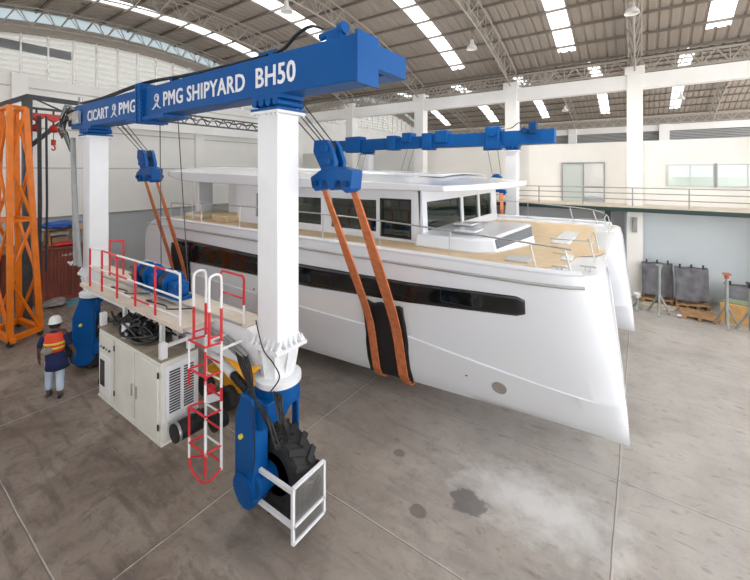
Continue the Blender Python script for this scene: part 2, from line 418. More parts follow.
# end wall (left)
struct('wall_left', MB().box(XW-.2, XW, -6, 42, 3.06, 9.06), CREAM, smooth=False)
struct('wall_left_lower', MB().box(XW-.2, XW+.02, -6, 42, 0, 3.06), GREYW, smooth=False)
trim(MB().box(XW, XW+.35, 6.0, 18.7, 7.2, 8.0), COLM, smooth=False)
trim(MB().box(XW, XW+.07, -6, 18.7, 3.03, 3.11), PIPE, smooth=False)
for z in (5.2, 6.9, 8.55): trim(MB().box(XW, XW+.04, -6, 18.7, z, z+.05), GABLEF, smooth=False)
for y in (4.45, 12.2): trim(MB().box(XW, XW+.25, y-.25, y+.25, 0, 9.1), COLM, smooth=False)
def gable(yc, first):
    mb = MB(); xs = []; rows = []
    ny = 56
    zs = [9.06]
    z = 9.06
    P = []
    for j in range(ny+1):
        dy = -HALF+.1 + (2*HALF-.2)*j/ny; top = zroof(dy) - .95; row = []
        for k in range(17): 
            zz = lerp(9.06, top, k/16); row.append((XW-.12 + (.09 if k % 2 else 0), yc+dy, zz))
        P.append(row)
    mb.grid(P); trim(mb, GABLE, smooth=False)
    mb = MB()
    y = yc - HALF + .6
    posts = MB(); y = 4.5 - .89*8 + (yc-YC1)
    while y < yc + HALF - .3:
        posts.box(XW-.03, XW+.07, y-.03, y+.03, 9.06, zroof(y-yc)-.95); y += .89
    trim(posts, COLM, smooth=False)
    # curved concrete band and glazing above it
    b = MB(); P = []; G = []
    for j in range(41):
        dy = -HALF+.05 + (2*HALF-.1)*j/40; z1 = zroof(dy)-.52; z0 = z1-.5
        P.append([(XW-.15, yc+dy, z0), (XW+.16, yc+dy, z0), (XW+.16, yc+dy, z1), (XW-.15, yc+dy, z1)]); G.append([(XW-.1, yc+dy, z1), (XW-.1, yc+dy, z1+.54)])
    b.grid(P, closed_u=True); trim(b, TRUSS, smooth=False)
    b = MB(); b.grid(G); trim(b, SKYB, smooth=False)
gable(YC1, True); gable(YC2, False)
trim(MB().box(XW+.01, XW+.05, -.5, 6.2, 10.05, 10.42), SKYB, smooth=False)

# lamps
def lamp(loc, label, top):
    t = thing('pendant_lamp', label, 'ceiling lamp', loc, 'high bay lamps under the roof')
    x, y, z = loc
    MB().lathe([(.03, .30), (.07, .28), (.08, .14), (.20, -.02), (.22, -.10), (.19, -.08), (.06, .08)], loc, 'Z', 20).build('lamp_shade', mat('lamp_white', (.75, .74, .70), .4), t)
    MB().tube([(x, y, z+.28), (x, y, top)], .012, 6).build('hanging_rod', PURL, t)
    ld_ = bpy.data.lights.new('lamp_light', 'SPOT'); ld_.energy = 500; ld_.color = (1, .93, .82); ld_.spot_size = 2.6; ld_.spot_blend = .8; ld_.shadow_soft_size = .15
    lo_ = bpy.data.objects.new('lamp_light', ld_); C.objects.link(lo_); lo_.parent = t; lo_.location = (0, 0, -.12)
    return t
for loc, l in (((-5.7, 15.1, 10.2), 'white pendant lamp between the two long skylight strips right of the blue beam'),
               ((-.25, 14.9, 10.3), 'white pendant lamp above the tall column beside the door'),
               ((-9.9, 8.9, 10.6), 'white pendant lamp right above the lettered blue beam'),
               ((-4.6, 31, 9.6), 'small pendant lamp in the rear bay right of the far blue beam'),
               ((2.0, 30, 9.6), 'small pendant lamp in the rear bay above the walkway windows')):
    lamp(loc, l, zroof(loc[1]-(YC1 if loc[1] < 20 else YC2))-.02)

struct('wall_front_light_block', wall_open(-2.6, -2.4, XW, XE, 0, 9.9, [(-19, -13, 4.6, 6.2), (-12, -6, 4.6, 6.2), (-5, 1, 4.6, 6.2), (2, 8, 4.6, 6.2)]), CREAM, smooth=False)  # unseen wall added to block frontal light, openings sized to let some in
# ================================================================== BOAT
YM = 10.7
def xb(z): return interp(z, [(.4, -.16), (1.2, -.22), (3.2, -.46), (3.4, -.52)])
def xs_(z): return interp(z, [(.4, -15.2), (1.2, -15.52), (2.0, -15.5), (2.7, -15.44), (3.05, -15.25), (3.25, -14.9), (3.4, -14.4)])
def yo(x, z):
    """outer side of the near hull at station x, height z"""
    tt = max(0, min(1, (x + 2.2)/(xb(z) + 2.2)))
    top = 6.85 + .78*(1-(1-tt**5)**(1/2.2)) - .04*max(0, min(1, (x+6)/5))*(1-tt)
    q = max(0, min(1, (x + 8.2)/(xb(z) + 8.2)))
    bot = 6.98 + .80*q**1.15
    w = max(0, min(1, (3.2-z)/2.75))**1.7
    return lerp(top, bot, w)
def zkn(x): return interp(x, [(-15.5, 1.75), (-4, 1.6), (-.2, 1.14)])
levels = [3.38, 3.28, 3.15, 2.95, 2.6, 2.3, 2.0, 1.75]
def hull_pts(x01, outer=True):
    pts = []
    def at(z):
        x = lerp(xs_(z), xb(z), x01); return x
    for z in levels: x = at(z); pts.append((x, yo(x, z), z))
    k = zkn(at(1.5)); x = at(k); pts.append((x, yo(x, k), k)); pts.append((x, yo(x, k)-.035*(1-x01**8), k-.02))
    for z in (1.2, .9, .65): x = at(z); pts.append((x, yo(x, z)-.03*(1-x01**8), z))
    x = at(.45); yk = yo(x, .45); pts.append((x, yk+.06*(1-x01), .47)); pts.append((x, lerp(yk, 7.85, .5), .40)); pts.append((x, 7.86, .38))
    return pts
def hull_loft(mb, mirror):
    rows = []
    st = [i/40*.86 for i in range(40)] + [.86 + .14*(i/26)**.8 for i in range(27)]
    for s in st:
        out = hull_pts(s); inn = [(p[0], 15.72-p[1], p[2]) for p in out[::-1][1:]]
        row = out + inn
        if mirror: row = [(p[0], 2*YM-p[1], p[2]) for p in row]
        rows.append(row)
    vs = mb.grid(rows)
    mb.b.faces.new(vs[0]); mb.b.faces.new(vs[-1])
    # deck cap
    for a, b in zip(vs, vs[1:]):
        mb.b.faces.new((a[0], a[-1], b[-1], b[0]))
boat = thing('catamaran', 'large white catamaran with black window strip along its hull, hanging in the blue lift', 'boat', (-8, YM, .38))
mb = MB(); hull_loft(mb, False); hull_loft(mb, True)
mb.prism([(-14.6, 3.375), (-14.9, 2.6), (-14.4, 1.9), (-2.2, 1.9), (-1.1, 2.5), (-.60, 3.3), (-.60, 3.375)], 'Y', 8.3, 2*YM-8.3)
hull = mb.build('hull', GELC, boat)
# strip below the knuckle, hull shading put into its greyer colour
def side_strip(x0, x1, zt, zb, n, off, name, m, side=1, ends=.0, parent=boat):
    mb = MB(); P = []
    for i in range(n+1):
        t = i/n; x = lerp(x0, x1, t); a, b = zt(x), zb(x)
        if ends:
            e = min(1, min(t, 1-t)*abs(x1-x0)/ends); e = math.sqrt(max(0, 1-(1-e)**2)); mid = (a+b)/2; a = lerp(mid, a, .72+.28*e); b = lerp(mid, b, .72+.28*e)
        row = []
        for j in range(7):
            z = lerp(a, b, j/6); row.append((x, yo(x, z)-off, z))
        if side < 0: row = [(p[0], 2*YM-p[1], p[2]) for p in row]
        P.append(row)
    mb.grid(P); return mb.build(name, m, parent, solid=.012)
for s in (1, -1):
    o = side_strip(-13.3, -1.64, lambda x: interp(x, [(-13.3, 2.80), (-7, 2.74), (-4, 2.80), (-1.64, 2.93)]), lambda x: interp(x, [(-13.3, 2.05), (-9, 2.16), (-6.8, 2.20), (-4, 2.36), (-1.64, 2.58)]), 80, .008, 'hull_window', GLASSD, s, ends=.12)
    if s == 1: o['label'] = 'long black window strip'
    # fine frames of the opening lights in the strip
    for x in (-11.4, -9.0, -6.4, -4.2, -2.9):
        z0 = interp(x, [(-13.3, 2.15), (-7, 2.28), (-1.64, 2.64)]); z1 = z0+.28
        y = yo(x, z0)-.018; w = .32
        fr = MB()
        for a, b in (((x-w, z0), (x+w, z0)), ((x+w, z0), (x+w, z1)), ((x+w, z1), (x-w, z1)), ((x-w, z1), (x-w, z0))):
            pa = (a[0], yo(*a)-.016, a[1]); pb = (b[0], yo(*b)-.016, b[1])
            if s < 0: pa = (pa[0], 2*YM-pa[1], pa[2]); pb = (pb[0], 2*YM-pb[1], pb[2])
            fr.bar(pa, pb, .015)
        fr.build('porthole_frame', BLACK, o, smooth=False)
    # grey rubbing rail
    rr = [(x, yo(x, 3.15)-.02, 3.15+.05*max(0, (x+6)/5.3)) for x in [-15.2+14.45*i/60 for i in range(61)]]
    if s < 0: rr = [(p[0], 2*YM-p[1], p[2]) for p in rr]
    MB().tube(rr, .028, 8).build('rubbing_rail', STEEL, boat)
    lo = side_strip(-15.3, -.30, lambda x: zkn(x)-.03, lambda x: .62, 70, -.022, 'lower_hull_shade_strip', LOWH, s)
# bow thruster tunnel and drain holes
th = (-2.22, yo(-2.22, .98), .97)
mb = MB().lathe([(.135, .03), (.135, -.03), (.105, -.035), (.10, -.028), (0, -.028)], (0, 0, 0), 'Y', 28)
slope = math.atan2(yo(-2.22, 1.1)-yo(-2.22, .85), .25); yaw = math.atan2(yo(-2.1, .97)-yo(-2.34, .97), .24)
bmesh.ops.transform(mb.b, matrix=Matrix.Translation(th) @ Matrix.Rotation(yaw, 4, 'Z') @ Matrix.Rotation(-slope, 4, 'X'), verts=mb.b.verts)
mb.build('thruster_tunnel', mat('tunnel_grey', (.30, .27, .25), .6), boat)
for x, z in ((-2.85, 1.05), (-3.9, 3.02-.28), (-9.0, 1.75), (-5.6, 1.1)):
    MB().cyl((x, yo(x, z)-.02, z), (x, yo(x, z)+.05, z), .028, n=12).build('drain_outlet', DGREY, boat)
# teak deck
MB().prism([(-14.2, 7.08), (-1.5, 7.08), (-1.15, 7.5), (-1.05, 8.3), (-.95, 9.4), (-.95, 11.3), (-1.05, 12.4), (-1.15, 13.2), (-1.5, 13.62), (-14.2, 13.62)], 'Z', 3.376, 3.392).build('deck_covering', TEAK, boat, smooth=False)
# toe rail
for s in (1, -1):
    P = [(x, yo(x, 3.38)+.03, 3.41) for x in [-14.3+13.5*i/60 for i in range(61)]]
    if s < 0: P = [(p[0], 2*YM-p[1], p[2]) for p in P]
    MB().tube(P, .05, 8).build('toe_rail', GELC, boat)
# foredeck details: hatches, anchor platform, cleats
MB().box(-2.15, -1.7, 7.35, 7.85, 3.39, 3.425).build('deck_hatch', mat('hatch_grey', (.50, .51, .52), .4), boat, bev=.02)
MB().box(-1.75, -1.35, 9.7, 11.6, 3.39, 3.45).build('deck_cushion', GELC, boat, bev=.04)
MB().box(-1.28, -1.08, 8.0, 8.5, 3.39, 3.43).build('deck_hatch', GELC, boat, bev=.02)
MB().prism([(-1.5, 8.6), (-1.1, 8.55), (-.75, 8.8), (-.62, 9.3), (-.75, 9.9), (-1.2, 10.1), (-1.6, 9.6)], 'Z', 3.392, 3.41).build('bow_seat', TEAK, boat)
for (x, y) in ((-1.15, 7.15), (-.75, 7.45), (-.75, 13.2), (-6, 7.02)):
    MB().tube([(x-.12, y, 3.46), (x+.12, y, 3.46)], .014, 8).tube([(x-.04, y, 3.38), (x-.04, y, 3.46)], .014, 8).tube([(x+.04, y, 3.38), (x+.04, y, 3.46)], .014, 8).build('cleat', STEEL, boat)
# cabin trunk forward
def rbox(x0, x1, y0, y1, z0, z1, tf=.0, ts=.0, fl=0):
    return MB().prism([(x0, z0), (x1, z0), (x1-tf, z1-fl), (x0, z1)], 'Y', y0, y1)
mb = MB()
A = [(-4.25, 7.62, 3.38), (-2.85, 7.62, 3.38), (-2.45, 7.9, 3.38), (-2.0, 9.4, 3.38), (-2.2, 9.7, 3.38), (-4.25, 10.2, 3.38)]
B = [(-4.25, 7.72, 3.66), (-3.0, 7.72, 3.66), (-2.58, 7.98, 3.68), (-2.10, 9.35, 3.87), (-2.3, 9.6, 3.87), (-4.25, 10.1, 3.70)]
va = [mb.b.verts.new(p) for p in A]; vb = [mb.b.verts.new(p) for p in B]
mb.b.faces.new(va[::-1]); mb.b.faces.new(vb)
for k in range(6): mb.b.faces.new((va[k], va[(k+1)%6], vb[(k+1)%6], vb[k]))
tr = mb.build('cabin_trunk', GELC, boat, bev=.05)
def quad_on(a, b, c, d, name, m, parent, th=.012):
    mb = MB(); mb.b.faces.new([mb.b.verts.new(p) for p in (a, b, c, d)]); return mb.build(name, m, parent, solid=th, smooth=False)
def onface(s, h, o=.012):
    p = V(A[2]).lerp(V(A[3]), s).lerp(V(B[2]).lerp(V(B[3]), s), h); return p + V((o, -.2*o, .2*o))
quad_on(onface(.03, .30), onface(.95, .45), onface(.97, .90), onface(.05, .85), 'trunk_window', mat('trunk_glass', (.05, .06, .065), .15), tr)
MB().box(-3.5, -3.0, 8.15, 8.75, 3.72, 3.77).build('skylight_hatch', GELC, tr, bev=.02)
MB().box(-3.9, -3.4, 9.0, 9.5, 3.74, 3.79).build('skylight_hatch', GELC, tr, bev=.02)
# saloon
ZD, ZR = 3.38, 4.66
def open_wall_x(y0, y1, x0, x1, z0, z1, holes): return wall_open(y0, y1, x0, x1, z0, z1, holes)
side_holes = [(-10.3, -8.9, 3.62, 4.38), (-8.78, -7.42, 3.58, 4.34), (-7.05, -5.52, 3.56, 4.36), (-5.40, -4.50, 3.46, 4.42)]
for s in (1, -1):
    y0, y1 = (7.95, 8.05) if s == 1 else (2*YM-8.05, 2*YM-7.95)
    wl_ = open_wall_x(y0, y1, -11.2, -4.262, ZD, ZR, side_holes).build('saloon_side', GELC, boat, smooth=False)
    for i, h in enumerate(side_holes):
        yy = (y0+y1)/2
        MB().box(h[0], h[1], yy-.01, yy+.01, h[2], h[3]).build('side_window', GLASS, wl_, smooth=False)
        if i == 3:
            yf = y0-.015 if s == 1 else y1+.005
            MB().box(h[0], h[0]+.05, yf, yf+.01, h[2], h[3]).box(h[1]-.05, h[1], yf, yf+.01, h[2], h[3]).box(h[0], h[1], yf, yf+.01, h[3]-.05, h[3]).box(h[0], h[1], yf, yf+.01, h[2], h[2]+.05).build('door_frame', BLACK, wl_, smooth=False)
# front with a slight rake: three panes
fr = MB()
panes = [(8.18, 10.28), (10.45, 11.65), (11.8, 12.9)]
ys = [7.95, 8.18, 10.28, 10.45, 11.65, 11.8, 12.9, 2*YM-7.95]
def xf(z): return lerp(-4.16, -4.22, (z-3.38)/1.28)
def fbox(y0, y1, z0, z1):
    fr.prism([(xf(z0)-.1, z0), (xf(z0), z0), (xf(z1), z1), (xf(z1)-.1, z1)], 'Y', y0, y1)
fbox(ys[0], ys[-1], ZD, 3.66); fbox(ys[0], ys[-1], 4.36, ZR)
for a, b in ((ys[0], ys[1]), (ys[2], ys[3]), (ys[4], ys[5]), (ys[6], ys[7])): fbox(a, b, 3.66, 4.36)
front = fr.build('windscreen_frame', GELC, boat, smooth=False)
for a, b in panes:
    MB().prism([(xf(3.66)-.06, 3.66), (xf(3.66)-.04, 3.66), (xf(4.36)-.04, 4.36), (xf(4.36)-.06, 4.36)], 'Y', a, b).build('windscreen_pane', GLASS, front, smooth=False)
MB().box(-11.3, -11.2, 7.95, 9.2, ZD, ZR).box(-11.3, -11.2, 11.5, 2*YM-7.95, ZD, ZR).box(-11.3, -11.2, 9.2, 11.5, 4.4, ZR).build('aft_bulkhead', GELC, boat, smooth=False)
# interior
MB().box(-11.1, -4.45, 8.1, 12.6, 3.395, 3.42).box(-4.9, -4.45, 8.3, 12.4, 3.42, 3.72).box(-7.2, -5.9, 9.6, 11.2, 3.42, 3.85).box(-10.5, -8.0, 11.4, 12.5, 3.42, 3.95).build('interior_joinery', TAN, boat, smooth=False)
MB().box(-6.9, -6.5, 8.6, 9.1, 3.42, 4.0).box(-6.95, -6.8, 8.6, 9.1, 3.9, 4.2).build('helm_seat', FELT, boat, bev=.03)
# aft pillar, cockpit seat
MB().box(-12.55, -11.75, 8.45, 8.8, ZD, 4.8).build('roof_pillar', GELC, boat, bev=.04)
MB().box(-14.0, -13.75, 8.0, 8.6, ZD, 4.75).build('roof_pillar', GELC, boat, bev=.04)
MB().box(-12.1, -11.2, 7.5, 8.4, ZD, 3.62).build('cockpit_seat', TEAK, boat, bev=.04)
MB().box(-14.0, -12.9, 7.6, 9.0, ZD, 3.55).build('cockpit_seat', mat('seat_cream', (.70, .62, .45), .7), boat, bev=.05)
# hardtop
def roofz(x): return interp(x, [(-15.9, 5.12), (-9, 4.95), (-6.5, 4.87), (-3.2, 4.77)])
def roofb(x): return interp(x, [(-15.9, 5.02), (-14.2, 4.72), (-9, 4.62), (-3.2, 4.65)])
mb = MB(); top = []; bot = []
nx, ny = 40, 20
for i in range(nx+1):
    t = i/nx
    rt, rb = [], []
    for j in range(ny+1):
        v = -1 + 2*j/ny
        y = YM + 3.1*v*(1 if t > .06 else math.sqrt(max(.02, 1-(1-t/.06)**2))*.35+.65)
        x0 = -15.9; x1 = -2.8 - .7*abs(v)**3
        x = lerp(x0, x1, t)
        cam = .21*(1-v*v)*min(1, (1-t)*5 + .25)
        rt.append((x, y, roofz(x)+cam)); rb.append((x, y, roofb(x)))
    top.append(rt); bot.append(rb)
vt = mb.grid(top); vb = mb.grid(bot)
for i in range(nx):
    for j in (0, ny): mb.b.faces.new((vt[i][j], vt[i+1][j], vb[i+1][j], vb[i][j]))
for j in range(ny):
    for i in (0, nx): mb.b.faces.new((vt[i][j], vt[i][j+1], vb[i][j+1], vb[i][j]))
hard = mb.build('hardtop_roof', GELC, boat, bev=.03)
mb = MB(); P = []
for i in range(21):
    x = lerp(-11.5, -4.2, i/20); P.append([(x, YM+1.7*v, roofz(x)+.21*(1-(.55*v)**2)+.012) for v in (-1, -.6, -.2, .2, .6, 1)])
mb.grid(P); mb.build('roof_panel', GELC, hard, solid=.02)
# side rails
def brail(path, posts, side=1, name='guard_rail', r=.017):
    Y = lambda y: y if side == 1 else 2*YM-y
    o = MB().tube(smooth_path([(x, Y(y), z) for x, y, z in path], 4), r, 8).build(name, STEEL, boat)
    for x, y, z, dx in posts: MB().tube([(x+dx, Y(y-.02), 3.38), (x, Y(y), z)], .014, 8).build('stanchion', STEEL, boat)
for s in (1, -1):
    if s == 1:
        brail([(-11.85, 7.0, 3.40), (-11.85, 7.0, 3.95), (-11.6, 7.0, 4.04), (-8, 6.98, 4.05), (-4.7, 6.97, 4.0), (-1.6, 6.95, 3.85), (-.95, 7.0, 3.80)],
          [(-9.8, 7, 4.05, 0), (-8.15, 7, 4.05, 0), (-6.46, 7, 4.03, 0), (-4.76, 7, 4.0, 0), (-3.08, 6.97, 3.93, 0), (-1.59, 6.96, 3.85, .12), (-1.05, 6.98, 3.82, .12)], s)
    else:
        brail([(-11.85, 7.0, 3.40), (-11.85, 7.0, 3.95), (-11.6, 7.0, 4.04), (-4.7, 6.97, 4.0), (-1.6, 6.95, 3.85), (-1.0, 7.0, 3.72)],
          [(-8.15, 7, 4.05, 0), (-5.2, 7, 4.03, 0), (-3.35, 7, 3.95, 0), (-2.0, 6.97, 3.88, .12), (-1.3, 6.98, 3.78, .12)], s)
    brail([(-13.9, 7.05, 3.38), (-13.9, 7.05, 3.85), (-13.75, 7.05, 3.95), (-12.65, 7.05, 3.95), (-12.5, 7.05, 3.85), (-12.5, 7.05, 3.38)], [(-13.2, 7.05, 3.95, 0)], s, 'gate_rail')
for y0, y1 in ((8.3, 9.2), (12.2, 13.1)):
    MB().tube([(-.72, y0, 3.38), (-.80, y0, 3.72), (-.84, y0+.06, 3.78), (-.84, y1-.06, 3.82), (-.80, y1, 3.76), (-.72, y1, 3.38)], .014, 8).tube([(-1.5, y0, 3.74), (-.84, y0, 3.76)], .012, 8).build('bow_pulpit', STEEL, boat)

# ================================================================== BOAT LIFT
NY, FY = 3.85, 16.5
lift = thing('boat_lift', 'blue and white mobile boat hoist straddling the boat, with lettered top beam and four legs', 'boat lift', (-8, NY, 0))
# --- near top beam
nb = MB().box(-12.35, -8.40, 3.65, 4.05, 6.2, 6.78).box(-8.36, -2.8, 3.65, 4.05, 6.2, 6.78).build('top_beam', BLUE, lift, bev=.012)
nb['label'] = 'blue top beam with white lettering'
for x in (-8.46, -8.28): MB().box(x-.025, x+.025, 3.57, 4.13, 6.08, 6.88).build('splice_plate', BLUE, nb, bev=.005)
bolts = MB()
for k in range(9):
    z = 6.13 + .088*k
    for x in (-8.50, -8.24): bolts.cyl((x-.015, 3.60, z), (x+.015, 3.60, z), .016, n=8)
    bolts.cyl((-8.38, 3.575, z), (-8.38, 3.595, z), .016, n=8)
bolts.box(-8.44, -8.30, 3.59, 3.64, 6.10, 6.86)
bolts.build('splice_bolts', BLUE, nb, smooth=False)
MB().box(-9.0, -7.4, 3.60, 4.10, 6.13, 6.19).build('bottom_flange', BLUE, nb, smooth=False)
mb = MB()
for k in range(8): mb.cyl((-8.2+.11*k, 3.62, 6.10), (-8.2+.11*k, 3.62, 6.14), .018, n=8)
mb.build('flange_bolts', BLUE, nb, smooth=False)
MB().box(-2.92, -2.8, 4.05, 4.8, 6.42, 6.74).box(-3.3, -2.92, 4.4, 4.8, 6.42, 6.74).build('end_bracket', BLUE, nb, bev=.008)
MB().box(-2.82, -2.785, 3.62, 4.07, 6.17, 6.81).build('end_plate', BLUE, nb, smooth=False)
mb = MB().box(-4.75, -4.35, 3.7, 3.98, 6.78, 6.88); mb.build('valve_box', BLUE, nb, bev=.015)
mb = MB().cyl((-3.55, 3.8, 6.90), (-3.12, 3.8, 6.95), .05).cyl((-3.2, 3.8, 6.94), (-3.12, 3.8, 6.95), .085).box(-3.4, -3.15, 3.74, 3.86, 6.78, 6.93)
mb.build('travel_motor', BLUE, nb)
for dy in (0, .03): 
    MB().tube(smooth_path([(-3.5, 3.76+dy, 7.0), (-3.7, 3.76+dy, 7.08), (-3.95, 3.74+dy, 7.02), (-4.2, 3.72+dy, 6.86), (-4.4, 3.7+dy, 6.83)], 6), .017, 8).build('hose', HOSE, nb)
for dy in (0, .05, .1):
    MB().tube(smooth_path([(-4.5, 3.68+dy, 6.81), (-6.5, 3.67+dy, 6.83), (-8.4, 3.67+dy, 6.91), (-10.5, 3.67+dy, 6.83), (-11.9, 3.67+dy, 6.85)], 6), .016, 6).build('cable', HOSE, nb)
MB().box(-6.9, -6.3, 3.7, 3.95, 6.78, 6.83).build('cable_clamp', BLUE2, nb, smooth=False); MB().box(-7.3, -7.22, 3.68, 3.98, 6.78, 6.86).build('cable_clamp', BLUE2, nb, smooth=False)
# lettering
def text(s, x0, x1, z0, z1, y, m, name='lettering', bold=.02, parent=None):
    cu = bpy.data.curves.new('t', 'FONT'); cu.body = s; cu.size = 1; cu.extrude = .004; cu.offset = bold; cu.resolution_u = 3
    cu.offset = 0; cu.space_character = 1.06
    o = bpy.data.objects.new('t', cu); C.objects.link(o); bpy.context.view_layer.update()
    me = bpy.data.meshes.new_from_object(o.evaluated_get(bpy.context.evaluated_depsgraph_get())); bpy.data.objects.remove(o)
    bm = bmesh.new()
    for k, (dx, dy) in enumerate(((0, 0), (.022, 0), (.044, 0), (.01, .014), (.035, -.014), (.01, -.014), (.035, .014))):
        n0 = len(bm.verts); bm.from_mesh(me); bm.verts.ensure_lookup_table()
        for v in bm.verts[n0:]: v.co += V((dx, dy, .0004*k))
    bm.to_mesh(me); bm.free()
    xs = [v.co.x for v in me.vertices]; ysv = [v.co.y for v in me.vertices]
    a, b, c, d = min(xs), max(xs), min(ysv), max(ysv); off = wl(parent)
    for v in me.vertices:
        p = V((lerp(x0, x1, (v.co.x-a)/(b-a)), y - v.co.z, lerp(z0, z1, (v.co.y-c)/(d-c)))) - off; v.co = p
    me.materials.clear(); me.materials.append(m)
    q = bpy.data.objects.new(name, me); C.objects.link(q); q.parent = parent; return q
LETT = mat('lettering_white', (.82, .83, .85), .4)
text('BH50', -4.72, -3.87, 6.33, 6.63, 3.643, LETT, bold=.010, parent=nb)
text('PMG SHIPYARD', -7.47, -4.98, 6.33, 6.61, 3.643, LETT, bold=.010, parent=nb)
text('PMG', -9.42, -8.62, 6.33, 6.60, 3.643, LETT, bold=.010, parent=nb)
text('CICART', -11.2, -9.98, 6.32, 6.58, 3.643, LETT, bold=.008, parent=nb)
def logo(xc, z0):
    y = 3.642; mb = MB()
    c = (xc, z0+.20)
    sp = []
    for k in range(34):
        a = -PI*.5 + k/33*PI*3.1; r = .095*(1-.62*k/33); sp.append((c[0]+r*math.cos(a), y, c[1]+r*math.sin(a)))
    mb.tube(sp, .010, 6)
    mb.tube([(xc-.03, y, z0+.10), (xc-.05, y, z0+.06), (xc-.12, y, z0), (xc-.16, y, z0)], .010, 6); mb.tube([(xc+.03, y, z0+.10), (xc+.05, y, z0+.06), (xc+.12, y, z0), (xc+.16, y, z0)], .010, 6)
    mb.tube([(xc-.05, y, z0+.03), (xc, y, z0+.08), (xc+.05, y, z0+.03)], .008, 6)
    mb.build('emblem', LETT, nb)
logo(-7.74, 6.32); logo(-9.68, 6.32)

# --- far top beam
fb = MB().box(-14.1, -2.8, FY-.2, FY+.2, 6.2, 6.78).build('top_beam', BLUE, lift, bev=.012)
fb['label'] = 'plain blue top beam on the far side'
for x0, x1, z0, z1 in ((-13.3, -12.3, 6.1, 6.95), (-8.6, -8.1, 6.1, 6.9), (-9.7, -9.2, 6.5, 6.98), (-10.6, -10.1, 6.15, 6.88), (-7.9, -7.3, 6.4, 6.98)):
    MB().box(x0, x1, FY-.33, FY+.28, z0, z1).build('beam_bracket', BLUE, fb, bev=.03)
MB().box(-5.5, -4.9, FY-.4, FY+.3, 6.05, 7.0).box(-5.6, -4.8, FY-.35, FY-.25, 5.98, 6.25).cyl((-5.2, FY-.45, 6.75), (-5.2, FY-.4, 6.75), .2).build('trolley', BLUE, fb, bev=.04)
MB().cyl((-3.9, FY-.4, 6.75), (-3.9, FY-.1, 6.75), .12).box(-3.75, -3.45, FY-.3, FY, 6.6, 7.1).build('travel_motor', BLUE2, fb, bev=.03)
MB().tube(smooth_path([(-3.6, FY-.25, 7.05), (-4.1, FY-.25, 7.1), (-4.5, FY-.22, 6.88), (-5.2, FY-.22, 6.9)], 6), .02, 6).build('hose', HOSE, fb)
# --- cross cable truss between beams, with festoon loops
ct = MB()
for dz, dy in ((0, 0), (.28, 0)): ct.bar((-12.0, 4.0, 6.62+dz), (-12.0, 10.9, 6.62+dz), .05)
for k in range(17):
    y = 4.1 + k*.4; ct.bar((-12.0, y, 6.62), (-12.0, y+.2, 6.9), .025); ct.bar((-12.0, y+.2, 6.9), (-12.0, y+.4, 6.62), .025)
ct.build('cable_carrier', DGREY, lift, smooth=False)
MB().tube([(-12.0, 4.1+.4*k/4, 6.80+.03*math.sin(k*1.3)) for k in range(68)], .03, 6).build('hose', HOSE, lift)
# --- legs
def leg(x, y, inner, zb=2.55):
    l = MB().box(x-.22, x+.22, y-.205, y+.205, zb, 5.96).build('leg', WHITE, lift, bev=.008)
    MB().box(x-.30, x+.30, y-.27, y+.27, 5.93, 5.97).build('top_flange', WHITE, l, smooth=False)
    mb = MB().box(x-.30, x+.30, y-.27, y+.27, 5.975, 6.01).box(x-.32, x+.32, y-.22, y+.22, 6.14, 6.2)
    for k in range(4): mb.cyl((x-.23+.153*k, y-.26, 6.09), (x-.23+.153*k, y+.26, 6.09), .055, n=14)
    mb.box(x-.22, x+.22, y-.15, y+.15, 6.0, 6.18)
    mb.build('beam_saddle', BLUE, l)
    b = MB()
    for k in range(7):
        for yy in (y-.25, y+.25): b.cyl((x-.27+.09*k, yy, 5.90), (x-.27+.09*k, yy, 5.935), .015, n=6)
    b.build('flange_bolts', WHITE, l, smooth=False)
    # lower casting
    mb = MB().box(x-.31, x+.31, y-.29, y+.29, zb-.05, zb).lathe([(.25, 2.06), (.20, 2.22), (.22, 2.36), (.28, zb-.05)], (x, y, 0), 'Z', 28)
    mb.lathe([(.31, 1.98), (.34, 1.99), (.34, 2.07), (.28, 2.10), (.20, 2.10)], (x, y, 0), 'Z', 32)
    for k in range(6):
        xx = x-.27+.108*k
        for yy, q in ((y-.205, -1), (y+.205, 1)): mb.prism([(yy, zb), (yy+q*.08, zb), (yy, zb+.13)], 'X', xx-.012, xx+.012)
    for k in range(5):
        yy = y-.2+.1*k
        for xx, q in ((x-.22, -1), (x+.22, 1)): mb.prism([(xx, zb), (xx+q*.085, zb), (xx, zb+.13)], 'Y', yy-.012, yy+.012)
    for a in range(8):
        an = a*PI/4; mb.bar((x+.20*math.cos(an), y+.20*math.sin(an), 2.10), (x+.27*math.cos(an), y+.27*math.sin(an), zb-.05), .02, .10)
    mb.build('leg_casting', WHITE, l)
    return l
leg1 = leg(-11.3, NY, 1); leg2 = leg(-4.46, NY, 1); leg(-12.0, FY, -1); leg(-4.46, FY, -1)

